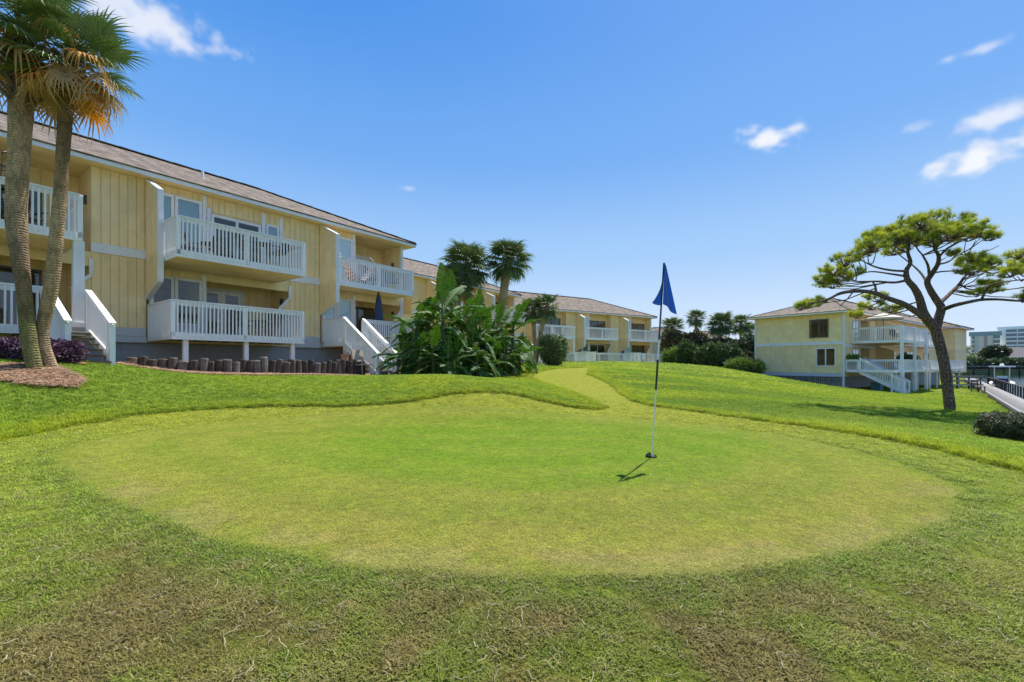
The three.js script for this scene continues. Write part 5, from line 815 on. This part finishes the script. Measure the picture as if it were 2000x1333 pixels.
// ---------------------------------------------------------------- timber stumps, mulch and things by the stairs
const ordinal = (n) => n + (n % 10 === 1 && n !== 11 ? 'st' : n % 10 === 2 && n !== 12 ? 'nd' : n % 10 === 3 && n !== 13 ? 'rd' : 'th');
const stumpGeo = [0, 1, 2, 3].map((k) => { const r = rng(k + 60), m = new MB(), rr = 0.105 + 0.02 * r(), n = 9, ring = (y, s) => { const o = []; for (let i = 0; i < n; i++) { const a = (i / n) * 6.283; o.push(V(Math.cos(a) * rr * s * (0.92 + 0.14 * hash(i, k)), y + 0.02 * (hash(i, k + 9) - 0.5), Math.sin(a) * rr * s * (0.92 + 0.14 * hash(i, k)))); } return o; }, a = ring(-0.15, 1), b = ring(0.58, 0.97), c = ring(0.61, 0.86), top = V(0, 0.615, 0); for (let i = 0; i < n; i++) { const j = (i + 1) % n; m.quad(a[i], b[i], b[j], a[j]); m.quad(b[i], c[i], c[j], b[j]); m.tri(c[i], top, c[j], [0, 0], [0.1, 0], [0, 0.1]); } return m.geo(); });
{
  const r = rng(17); let k = 0;
  for (let s = 3.75; s < 11.0; ) {
    const w = 0.2 + 0.05 * r(), Z = 3.2 - 0.35 * sstep(5.2, 4.4, s), p = W1(s, 0, Z + (r() - 0.5) * 0.05), y = groundH(p.x, p.z), top = 1.32 - 0.03 * (s - 4) * 0.3 + (r() - 0.5) * 0.2;
    const m = new THREE.Mesh(stumpGeo[k % 4], [M.log, M.log2, M.log3, M.log2][Math.floor(r() * 4)]); m.name = numbered('timber_stump'); m.position.set(p.x, Math.max(y - 0.05, top - 0.615), p.z); m.rotation.set((r() - 0.5) * 0.2, r() * 6.28, (r() - 0.5) * 0.2); const sc = w / 0.21, yb = y - 0.06; m.position.y = yb; m.scale.set(sc, (top - yb) / 0.615, sc);
    m.userData = { label: `${'upright weathered'} timber stump, ${ordinal(k + 1)} from the left end of the edging row`, category: 'timber edging', group: 'row of upright timber stumps below the decks' }; scene.add(m); s += w * 0.98; k++;
  }
  // mulch lies in thin sheets that follow the ground
  const sheet = (name, label, poly) => { const m = new MB(), n = 60, xs = poly.map((q) => q[0]), zs = poly.map((q) => q[1]), a = Math.min(...xs), b = Math.max(...xs), c = Math.min(...zs), d = Math.max(...zs), P = (i, j) => { const x = a + ((b - a) * i) / n, z = c + ((d - c) * j) / n; return V(x, groundH(x, z) + 0.03 + 0.02 * fbm(x * 6, z * 6, 3), z); }; for (let i = 0; i < n; i++) for (let j = 0; j < n; j++) { const x = a + ((b - a) * (i + 0.5)) / n, z = c + ((d - c) * (j + 0.5)) / n; if (!inPoly(poly, x + 0.12 * (fbm(x * 4, z * 4, 2) - 0.5), z + 0.12 * (fbm(z * 4, x * 4, 2) - 0.5))) continue; m.quad(P(i, j), P(i, j + 1), P(i + 1, j + 1), P(i + 1, j)); } const o = struct(name, m.geo(), M.mulch, label); return o; };
  const strip = (s0, z0, s1, z1) => [[s0, z0], [s1, z0], [s1, z1], [s0, z1]].map(([s, z]) => { const p = W1(s, 0, z); return [p.x, p.z]; });
  sheet('mulch_bed', 'pine straw strip before the timber stumps', strip(3.3, 2.2, 11.6, 4.0)); sheet('mulch_bed', 'pine straw under the broad stairs and bananas', strip(10.6, 0.2, 15.4, 4.1)); 
  const el = []; for (let i = 0; i < 20; i++) { const a = (i / 20) * 6.283; el.push([-9.35 + Math.cos(a) * 0.72, -8.85 + Math.sin(a) * 0.44]); } sheet('mulch_bed', 'round pine straw ring at the foot of the twin palms', el);
  const el2 = []; for (let i = 0; i < 20; i++) { const a = (i / 20) * 6.283; el2.push([-10.9 + Math.cos(a) * 1.5, -10.0 + Math.sin(a) * 0.3]); } sheet('mulch_bed', 'dark soil under the purple plants', el2);
  const bb = []; for (const [px, d] of [[765, 17.0], [860, 16.6], [940, 18.2], [1012, 21.6], [1020, 23.5], [930, 22], [800, 20]]) bb.push([PX(px, d), -d]); sheet('mulch_bed', 'soil bed under the banana plants', bb);
}
{ // loose pine straw on the beds
  const r = rng(404), list = [], bits = [41, 42, 43].map((s) => { const q = rng(s), m = new MB(); for (let i = 0; i < 5; i++) { const a = q() * 6.28, x = (q() - 0.5) * 0.06, z = (q() - 0.5) * 0.06, y = 0.01 * q(); m.tube([V(x, y, z), V(x + Math.cos(a) * 0.05, y + 0.012, z + Math.sin(a) * 0.05), V(x + Math.cos(a + 0.3) * 0.11, y, z + Math.sin(a + 0.3) * 0.11)], 0.0022, 3, false); } return m.geo(); });
  const drop = (x, z) => { const b = 0.6 + 0.8 * r(); list.push({ x, y: groundH(x, z) + 0.04, z, r: r() * 6.28, rx: (r() - 0.5) * 0.4, rz: (r() - 0.5) * 0.4, s: 0.8 + 0.9 * r(), c: [0.46 * b, 0.30 * b, 0.19 * b] }); };
  for (let i = 0; i < 1500; i++) { const a = r() * 6.283, d = Math.sqrt(r()) * (1.05 + 0.15 * r()); drop(-9.35 + Math.cos(a) * 0.72 * d, -8.85 + Math.sin(a) * 0.44 * d); }
  for (let i = 0; i < 3200; i++) { const p = W1(3.2 + 8.6 * r(), 0, 3.25 + 0.85 * Math.pow(r(), 0.8)); drop(p.x, p.z); }
  for (const im of scatter('pine_straw', 'loose pine straw on the beds at the palms and stumps', bits, M.mulchBit, list)) im.userData.category = 'pine straw';
}
// ---------------------------------------------------------------- furniture on the decks
function chair(label, p, turn, o = {}) {
  const g = thing(o.name || 'patio_chair', label, 'chair', [p.x, p.y, p.z], turn, o.group), f = o.frame || M.bronze, s = o.sling || M.rattan, h = o.seat || 0.42, w = 0.27, t = (a, b) => new MB().tube([a, b], 0.014, 6).geo();
  part('seat', B(-w, w, h - 0.02, h + 0.02, -0.25, 0.25), s, g); part('backrest', new MB().plate(rect(-w, w, h + 0.06, h + 0.58), (x, y) => V(x, y, -0.25 - (y - h) * 0.22), V(0, 0.2, 1).normalize(), 0.03).geo(), s, g);
  for (const x of [-w - 0.02, w + 0.02]) { part('leg', t(V(x, 0, 0.25), V(x, h + 0.2, 0.22)), f, g); part('leg', t(V(x, 0, -0.3), V(x, h + 0.55, -0.38)), f, g); part('arm', B(x - 0.025, x + 0.025, h + 0.19, h + 0.215, -0.3, 0.27), f, g); }
  return g;
}
function table(label, p, r, h, mat) { const g = thing('patio_table', label, 'table', [p.x, p.y, p.z], 0); part('top', new MB().tube([V(0, h - 0.03, 0), V(0, h, 0)], r, 20).geo(), mat, g); for (let k = 0; k < 4; k++) { const a = k * 1.571 + 0.6; part('leg', new MB().tube([V(Math.cos(a) * r * 0.75, 0, Math.sin(a) * r * 0.75), V(Math.cos(a) * r * 0.6, h - 0.03, Math.sin(a) * r * 0.6)], 0.018, 6).geo(), mat, g); } return g; }
const UP = 2.758, LO = 0.268, t1 = TURN1;
chair('dark wicker chair nearest the fin on the middle upper balcony', W1(5.7, UP, 0.9), t1 + 0.5, { group: 'dark chairs on the middle upper balcony' });
chair('dark wicker chair second from the fin on the middle upper balcony', W1(6.5, UP, 1.2), t1 - 0.6, { group: 'dark chairs on the middle upper balcony' });
table('small dark table between chairs on the middle upper balcony', W1(6.1, UP, 1.65), 0.3, 0.5, M.rattan);
chair('tall brown bar chair at the right end of the middle upper balcony', W1(8.3, UP, 1.5), t1 - 1.4, { name: 'bar_chair', seat: 0.62, sling: M.brown, frame: M.brown, group: 'brown bar chairs' });
chair('brown bar chair beside the high table on the middle upper balcony', W1(7.4, UP, 1.45), t1 + 1.4, { name: 'bar_chair', seat: 0.6, sling: M.brown, frame: M.brown, group: 'brown bar chairs' });
table('high brown table at the right end of the middle upper balcony', W1(7.85, UP, 1.5), 0.34, 0.88, M.brown);
chair('dark chair by the glazed doors on the middle lower deck', W1(7.4, LO, 0.8), t1 + 0.3, { group: 'chairs on the middle lower deck', sling: M.brown });
chair('dark chair at the right end of the middle lower deck', W1(8.3, LO, 1.0), t1 - 0.9, { group: 'chairs on the middle lower deck', sling: M.brown });
table('low brown table on the middle lower deck', W1(7.85, LO, 1.35), 0.36, 0.6, M.brown);
chair('dark chair behind the rail of the far left upper balcony', W1(2.0, UP, 1.0), t1 + 0.4);
chair('tan mesh armchair standing on pine straw beside the broad stairs', (() => { const p = W1(10.75, 0, 3.35); p.y = groundH(p.x, p.z) + 0.05; return p; })(), t1 + 0.1, { sling: M.sling, frame: M.sling });
{ // hanging egg chair, upper left balcony
  const p = W1(1.55, UP, 1.3), g = thing('egg_chair', 'black wicker hanging egg chair on the far left upper balcony', 'chair', [p.x, p.y, p.z], t1), bsk = new MB();
  for (let i = 0; i < 12; i++) { const a = (i / 12) * 6.283, pts = []; for (let k = 0; k <= 10; k++) { const t = k / 10, th = t * Math.PI; pts.push(V(Math.cos(a) * Math.sin(th) * 0.46, 0.35 + 0.62 * (1 - Math.cos(th)), Math.sin(a) * Math.sin(th) * 0.42)); } if (Math.sin(a) < 0.75) bsk.tube(pts, 0.012, 5); } for (let k = 1; k < 12; k++) { const th = (k / 12) * Math.PI, pts = []; for (let i = 0; i <= 16; i++) { const a = R(65) + (i / 16) * R(410 - 180 + 0) + R(20); pts.push(V(Math.cos(a) * Math.sin(th) * 0.46, 0.35 + 0.62 * (1 - Math.cos(th)), Math.sin(a) * Math.sin(th) * 0.42)); } bsk.tube(pts, 0.009, 5); }
  part('basket', bsk.geo(), M.rattan, g); part('stand', new MB().tube([V(0.45, 0.02, -0.5), V(0.55, 0.9, -0.55), V(0.42, 1.8, -0.35), V(0.1, 1.98, -0.05), V(0, 1.9, 0)], 0.028, 8).geo(), M.black, g); part('base_ring', new MB().tube(Array.from({ length: 21 }, (_, i) => V(Math.cos(i * 0.314) * 0.55, 0.03, Math.sin(i * 0.314) * 0.55)), 0.025, 6).geo(), M.black, g); part('chain', new MB().tube([V(0, 1.9, 0), V(0, 1.56, 0)], 0.008, 5).geo(), M.black, g); part('cushion', new MB().tube([V(0, 0.42, 0), V(0, 0.55, 0)], [0.34, 0.38], 12).geo(), M.navy, g);
}
{ // striped hammock on the right upper balcony
  const g = thing('hammock', 'red and white hammock slung across the right upper balcony', 'hammock', W1(11.3, UP, 0.95).toArray(), t1), N = 11;
  for (let s = 0; s < 7; s++) { const pts = (o) => Array.from({ length: N + 1 }, (_, i) => { const t = i / N; return V(t * 1.7, 1.25 - 1.05 * Math.sin(Math.PI * t), (o - 3.5) * 0.12 * Math.sin(Math.PI * t)); }), a = pts(s), b = pts(s + 1), m = new MB(); for (let i = 0; i < N; i++) m.quad(a[i], a[i + 1], b[i + 1], b[i]); const q = part('stripe', m.geo(), s % 2 ? M.hull : M.red, g); q.material.side = THREE.DoubleSide; }
  part('rope', new MB().tube([V(0, 1.25, 0), V(-0.15, 1.75, -0.3)], 0.01, 5).geo(), M.hull, g); part('rope', new MB().tube([V(1.7, 1.25, 0), V(1.85, 1.6, -0.6)], 0.01, 5).geo(), M.hull, g);
}
chair('dark chair in the middle of the right upper balcony', W1(13.2, UP + 0.08, 0.6), t1 + 0.3, { group: 'chairs on the right upper balcony' });
chair('dark chair at the right end of the right upper balcony', W1(14.3, UP + 0.08, 0.6), t1 - 0.4, { group: 'chairs on the right upper balcony' });
{ // closed parasol
  const p = W1(13.25, LO, 0.95), g = thing('parasol', 'closed navy blue parasol on the deck behind the broad stairs', 'parasol', p.toArray(), t1); part('pole', new MB().tube([V(0, 0, 0), V(0, 2.45, 0)], 0.022, 8).geo(), M.steel, g);
  const m = new MB(); for (let k = 0; k < 8; k++) { const a = (k / 8) * 6.283; m.tube([V(0, 2.42, 0), V(Math.cos(a) * 0.07, 2.0, Math.sin(a) * 0.07), V(Math.cos(a) * 0.13, 1.3, Math.sin(a) * 0.13), V(Math.cos(a) * 0.14, 0.95, Math.sin(a) * 0.14)], [0.02, 0.055, 0.08, 0.075], 7); } part('canopy', m.geo(), M.navy, g); part('base', new MB().tube([V(0, 0, 0), V(0, 0.08, 0)], 0.25, 16).geo(), M.black, g);
}
{ const p = W1(10.15, 0, 3.0); p.y = 1.22; const g = thing('terracotta_pot', 'rusty brown pot perched behind the timber stumps', 'pot', [p.x, groundH(p.x, p.z) + 0.02, p.z], 0); const h = 1.46 - groundH(p.x, p.z); part('body', new MB().tube([V(0, 0, 0), V(0, h * 0.7, 0), V(0, h, 0)], [0.09, 0.11, 0.14], 12).geo(), M.terracotta, g); part('rim', new MB().tube([V(0, h - 0.01, 0), V(0, h + 0.04, 0)], 0.155, 12).geo(), M.terracotta, g); }
{ // things on and under the right building's decks
  const w4 = (x, y, z) => bld4.localToWorld(V(x, y, z)), t4 = bld4.rotation.y;
  const p = w4(3.6, 3.03, 1.7), g = thing('parasol', 'open tan parasol on the upper deck of the right building', 'parasol', p.toArray(), t4); part('pole', new MB().tube([V(0, 0, 0), V(0, 2.3, 0)], 0.025, 8).geo(), M.bronze, g); const c = new MB(); for (let k = 0; k < 8; k++) { const a = (k / 8) * 6.283, b = ((k + 1) / 8) * 6.283; c.tri(V(0, 2.35, 0), V(Math.cos(b) * 1.35, 1.92, Math.sin(b) * 1.35), V(Math.cos(a) * 1.35, 1.92, Math.sin(a) * 1.35), [0, 0], [1, 0], [0, 1]); c.quad(V(Math.cos(a) * 1.35, 1.92, Math.sin(a) * 1.35), V(Math.cos(b) * 1.35, 1.92, Math.sin(b) * 1.35), V(Math.cos(b) * 1.36, 1.78, Math.sin(b) * 1.36), V(Math.cos(a) * 1.36, 1.78, Math.sin(a) * 1.36)); } const cm = part('canopy', c.geo(), M.umbrellaTan, g); M.umbrellaTan.side = THREE.DoubleSide; part('base', new MB().tube([V(0, 0, 0), V(0, 0.08, 0)], 0.25, 12).geo(), M.black, g);
  const pot = (label, q, s, cols) => { const o = shrub('potted_plant', label, 'potted plant', q.x, q.z, 0.55 * s, 0.7 * s, 0.5 * s, 200, SPRAY.broad, cols, { y: q.y + 0.36, group: 'potted plants on the right building decks' }); part('pot', new MB().tube([V(0, -0.33, 0), V(0, 0.06, 0)], [0.13, 0.2], 10).geo(), M.terracotta, o); };
  pot('leafy potted plant by the top of the long white stairs', w4(1.0, 0.61, 0.35), 1.1, BR); pot('potted plant on the lower deck behind the middle white post', w4(6.2, 0.61, 2.5), 1.1, GR); pot('dark potted plant on the lower deck behind the pine trunk', w4(8.6, 0.61, 2.6), 1.0, GR);
  chair('dark chair on the upper deck of the right building', w4(5.6, 3.03, 2.2), t4 + 0.4, { group: 'chairs on the right building upper deck' }); chair('second dark chair under the tan parasol', w4(4.5, 3.03, 2.3), t4 - 0.7, { group: 'chairs on the right building upper deck' });
  const k = w4(2.4, 0, 1.6), ky = groundH(k.x, k.z), bin = thing('storage_bin', 'dark teal bin stowed under the long white stairs', 'bin', [k.x, ky, k.z], t4); part('body', B(-0.45, 0.45, 0, 0.6, -0.3, 0.3), M.teal, bin); part('lid', B(-0.47, 0.47, 0.6, 0.68, -0.32, 0.32), M.teal, bin);
}

// ---------------------------------------------------------------- seawall, walkway, dock rail, bench, boat
{
  const L = 75, from = -16, turn = Math.atan2(-WK.dz, WK.dx), y = -1.28, g = thing('boardwalk', 'weathered grey plank walkway along the seawall', 'boardwalk', [WK.x, y, WK.z], turn), pl = boxGeo(0.185, 0.05, 1.28);
  for (let i = 0; i < 280; i++) { const m = part('plank', pl, M.plank, g); m.position.set(from + i * 0.2, -0.05 + 0.004 * hash(i, 3), 0.66); m.rotation.y = 0.006 * (hash(i, 4) - 0.5); }
  part('far_planks', B(from + 56, L, -0.05, 0, 0.02, 1.30), M.plank, g).userData = { kind: 'stuff' }; part('seawall', B(from, L, -2.6, -0.06, 0.04, 0.34), M.plank, g); part('curb', B(from, L, -0.3, -0.06, -0.06, 0.03), M.darkWood, g);
  const d = thing('dock_railing', 'dark posted railing with white fenders along the water side', 'railing', [WK.x, y, WK.z], turn); let k = 0; for (let x = -8; x < 50; x += 1.7) { const m = part('post', boxGeo(0.09, 2.1, 0.09), M.darkWood, d); m.position.set(x, -1.3, 1.42); if (k++ % 2 === 0) { const q = part('white_post', boxGeo(0.09, 1.15, 0.09), M.hull, d); q.position.set(x + 0.55, -0.5, 1.45); } } part('rail', B(-8, 50, 0.74, 0.79, 1.40, 1.46), M.plank, d); 
  const bp = V(PX(1913, 40), 0, -40), by = groundH(bp.x, bp.z), b = thing('bench', 'brown wooden bench at the end of the walkway', 'bench', [bp.x, by, bp.z], 0.5); for (let i = 0; i < 4; i++) part('seat_slat', B(-0.8, 0.8, 0.42, 0.46, -0.22 + i * 0.12, -0.13 + i * 0.12), M.brown, b); for (let i = 0; i < 3; i++) part('back_slat', B(-0.8, 0.8, 0.55 + i * 0.13, 0.64 + i * 0.13, -0.28, -0.25), M.brown, b); for (const x of [-0.7, 0.7]) { part('leg', B(x - 0.04, x + 0.04, 0, 0.92, -0.32, -0.25), M.brown, b); part('leg', B(x - 0.04, x + 0.04, 0, 0.42, 0.14, 0.21), M.brown, b); }
  // low fence behind the lawn, right of the pine
  const f = thing('rail_fence', 'low three rail timber fence behind the lawn right of the pine', 'fence', [PX(1860, 44), groundH(PX(1860, 44), -44), -44], 0.25); for (let i = 0; i < 3; i++) part('rail', B(-1, 4.2, 0.25 + i * 0.4, 0.42 + i * 0.4, 0, 0.05), M.tan, f); for (let i = 0; i < 4; i++) part('post', B(-0.9 + i * 1.6, -0.78 + i * 1.6, -0.3, 1.3, -0.08, 0.0), M.darkWood, f);
}
{ // centre console boat with a hard top
  const x = PX(1958, 50), z = -50, g = thing('motor_boat', 'white centre console boat with a hard top moored past the walkway', 'boat', [x, -1.95, z], 0.75), hull = new MB(), S = 12, sec = []; for (let i = 0; i <= S; i++) { const t = i / S, X = -3.2 + 6.4 * t, w = 1.15 * Math.pow(Math.sin(Math.PI * Math.min(1, 0.42 + 0.58 * (1 - t) * 1.0)), 0.55) * (t > 0.97 ? 0.12 : 1) * (1 - Math.pow(t, 5) * 0.9), sh = 0.85 + 0.45 * t * t; sec.push([V(X, -0.25, 0), V(X, 0.05, w * 0.75), V(X + 0.2 * t, sh, w), V(X + 0.2 * t, sh, -w), V(X, 0.05, -w * 0.75)]); }
  for (let i = 0; i < S; i++) for (const [a, b] of [[0, 1], [1, 2], [3, 4], [4, 0]]) hull.quad(sec[i][a], sec[i + 1][a], sec[i + 1][b], sec[i][b]); for (let i = 0; i < S; i++) hull.quad(sec[i][2], sec[i + 1][2], sec[i + 1][3], sec[i][3]); hull.quad(sec[0][1], sec[0][2], sec[0][3], sec[0][4]); part('hull', hull.geo(), M.hull, g).material.side = THREE.DoubleSide;
  part('console', new MB().box(-0.6, 0.4, 0.8, 1.75, -0.42, 0.42).geo(), M.hull, g); part('windscreen', new MB().box(0.36, 0.42, 1.75, 2.3, -0.5, 0.5).geo(), M.glass, g); for (const [a, b] of [[-0.7, -0.55], [-0.7, 0.55], [0.55, -0.55], [0.55, 0.55]]) part('top_support', new MB().tube([V(a, 0.9, b), V(a * 1.05, 2.75, b * 1.05)], 0.035, 6).geo(), M.hull, g); part('hard_top', new MB().box(-1.25, 1.15, 2.74, 2.86, -1.0, 1.0).geo(), M.hull, g); part('radar', new MB().tube([V(0, 2.86, 0), V(0, 3.15, 0)], [0.2, 0.12], 10).geo(), M.hull, g); part('seat', B(-1.4, -0.9, 0.8, 1.5, -0.5, 0.5), M.navy, g); part('engine', new MB().box(-3.7, -3.2, -0.2, 1.35, -0.25, 0.25).geo(), M.black, g);
}
// ---------------------------------------------------------------- far shore, bridge, towers
{
  const sh = struct('far_shore', new MB().box(60, 900, -3, -0.9, -900, -128).geo(), std([0.10, 0.14, 0.05], { roughness: 1 }), 'far bank of the canal');
  // dark timber bridge with rails
  const D = 112, g = thing('footbridge', 'dark timber footbridge with horizontal rails across the canal', 'bridge', [PX(1940, D), -1.9, -D], 0.06), y0 = PY(722, D) + 1.9; part('deck', B(-14, 34, y0 - 0.35, y0, -1, 1), M.darkWood, g); for (let i = 0; i < 4; i++) part('rail', B(-14, 34, y0 + 0.30 + i * 0.42, y0 + 0.44 + i * 0.42, 0.95, 1.0), i === 1 ? M.plank : M.darkWood, g); for (let x = -14; x <= 34; x += 4) { part('post', B(x - 0.14, x + 0.14, -2, y0 + 1.85, 0.75, 0.94), M.darkWood, g); }
  part('sign', B(9.6, 12.0, y0 - 0.15, y0 + 1.0, 1.02, 1.06), M.hull, g);
  const tower = (label, px0, px1, py, d, col, o = {}) => {
    const x0 = PX(px0, d), x1 = PX(px1, d), yb = -0.9, yt = PY(py, d), t = thing('tower_block', label, 'building', [(x0 + x1) / 2, yb, -d], Math.atan2(-(x0 + x1) / 2, d), 'towers across the canal'), w = ((x1 - x0) / 2) * 0.72, h = yt - yb, m = std(col, { roughness: 0.85 }), dk = std(o.dark || [0.22, 0.25, 0.28], { roughness: 0.35 }), dp = o.depth || w; part('wall', B(-w, w, 0, h, -dp, 0), m, t); part('roof', B(-w - 0.8, w + 0.8, h, h + (o.cap || 1.5), -dp - 0.8, 0.8), o.roof || m, t);
    const fl = Math.round(h / 3.1); for (let k = 1; k < fl; k++) { const y = k * (h / fl); if (o.strips) for (const [a, b] of o.strips) { part('balcony_slab', B(a * w, b * w, y, y + 0.9, 0, 1.3), m, t); part('window', B(a * w, b * w, y + 0.95, y + h / fl - 0.15, 0.02, 0.1), dk, t); } }
    for (const [a, b, c] of o.piers || []) part('pier', B(a * w, b * w, 0, h * 0.995, 0, 1.8), std(c, { roughness: 0.85 }), t); return t; };
  tower('white high rise with balconies at the right picture edge', 1955, 2080, 642, 330, [0.86, 0.88, 0.90], { strips: [[-0.78, -0.45], [-0.42, -0.1], [-0.07, 0.25], [0.28, 0.6], [0.63, 0.98]], cap: 2 });
  tower('beige tower block with a mauve shaft left of the white high rise', 1897, 1953, 656, 340, [0.84, 0.77, 0.64], { strips: [[-0.9, -0.72], [0.55, 0.98]], piers: [[-0.68, -0.5, [0.52, 0.50, 0.46]], [-0.05, 0.15, [0.42, 0.28, 0.30]], [0.15, 0.5, [0.66, 0.55, 0.48]]], roof: std([0.25, 0.33, 0.34]), cap: 3 });
  tower('low cream block between the grey block and the beige tower', 1884, 1898, 679, 360, [0.85, 0.78, 0.68], { strips: [[-0.8, 0.8]] });
  tower('grey blue block just right of the right hand building', 1850, 1885, 673, 300, [0.68, 0.72, 0.76], { strips: [[-0.9, -0.1], [0, 0.9]], cap: 3 });
  tower('small grey penthouse block rising behind the grey blue block', 1858, 1882, 664, 312, [0.60, 0.63, 0.66], { cap: 1.2, roof: std([0.3, 0.36, 0.38]) });
  { const d = 150, x = PX(1992, d), hy = PY(711, d), t = thing('waterside_house', 'cream house with a dark roof across the canal', 'house', [x, -0.9, -d], 0); part('wall', B(-4.6, 9, 0, hy + 3.2, -8, 0), std([0.60, 0.52, 0.36]), t); part('gable', new MB().plate([[-8, hy + 3.2], [0, hy + 3.2], [-4, hy + 6.4]], (z, y) => V(-4.6, y, z), V(-1, 0, 0), 0.2).geo(), std([0.6, 0.52, 0.36]), t); part('roof', new MB().quad(V(-5, hy + 3.0, 0.6), V(9.4, hy + 3.0, 0.6), V(9.4, hy + 6.5, -4), V(-5, hy + 6.5, -4)).quad(V(9.4, hy + 3.0, -8.6), V(-5, hy + 3.0, -8.6), V(-5, hy + 6.5, -4), V(9.4, hy + 6.5, -4)).geo(), std([0.14, 0.12, 0.12], { side: THREE.DoubleSide }), t); part('window', B(-2.6, -1.4, hy + 1.5, hy + 2.6, 0.01, 0.08), M.blind, t); part('window', B(2, 5, hy + 1.0, hy + 2.4, 0.01, 0.08), M.blind, t); part('fascia', B(-5, 9.4, hy + 2.9, hy + 3.1, 0.5, 0.65), M.trim, t); }
  tree('dark tree across the canal left of the cream house', PX(1944, 140), -140, 6.8, 2.6, 2.6, 900, DK, { y: -0.9, leaf: 2.6 }); tree('small dark tree across the canal beside the bridge', PX(1930, 142), -142, 6.2, 1.6, 1.8, 600, DK, { y: -0.9, leaf: 2.4 });
  for (let i = 0; i < 5; i++) shrub('hedge', ['hedge below the bridge nearest the white deck', 'second hedge below the bridge', 'middle hedge below the bridge', 'hedge below the bridge sign', 'rightmost hedge below the bridge'][i], 'hedge', PX(1897 + i * 24, 132), -132, 2.6, 2.2, 1.6, 380, SPRAY.coarse, GR, { y: -0.9, leaf: 2.4, group: 'hedges on the far bank' });
  // grey house behind the skyline palms
  const h = thing('background_house', 'grey roofed house half hidden behind the skyline palms', 'house', [PX(1388, 84), 0.0, -84], -0.12); part('wall', B(-3.4, 3.4, 0, 5.4, -8, 0), std([0.70, 0.68, 0.64]), h); roofOf(h, -4, 4, -8.6, 0.7, 1.9, 3, 3, 5.4); for (const x of [-2.8, 1.0]) { windowAt(h, x, x + 1.6, 3.3, 4.9, 0.0, { panes: 2, shade: M.blind }); windowAt(h, x, x + 1.6, 0.7, 2.3, 0.0, { panes: 2, shade: M.blind }); } part('porch', new MB().box(-1, 3.4, 2.6, 2.75, 0, 1.8).box(-1, -0.85, 0, 2.6, 1.6, 1.75).box(1.2, 1.35, 0, 2.6, 1.6, 1.75).box(3.2, 3.35, 0, 2.6, 1.6, 1.75).box(-1, 3.4, 3.5, 3.58, 1.7, 1.78).geo(), M.white, h);
  const h2 = thing('background_house', 'beige house wall and brown roof right of the far yellow building', 'house', [PX(1300, 66), 0.9, -66], -0.1); part('wall', B(-3, 3.2, 0, 4.2, -6, 0), std([0.55, 0.47, 0.34]), h2); roofOf(h2, -3.5, 3.7, -6.5, 0.5, 1.4, 2.4, 2.4, 4.2); windowAt(h2, -0.6, 0.9, 2.4, 3.7, 0.0, { panes: 2, shade: M.blind });
}

scene.traverse((o) => { if (o.isMesh) { o.castShadow = true; o.receiveShadow = true; } });
renderer.render(scene, camera);
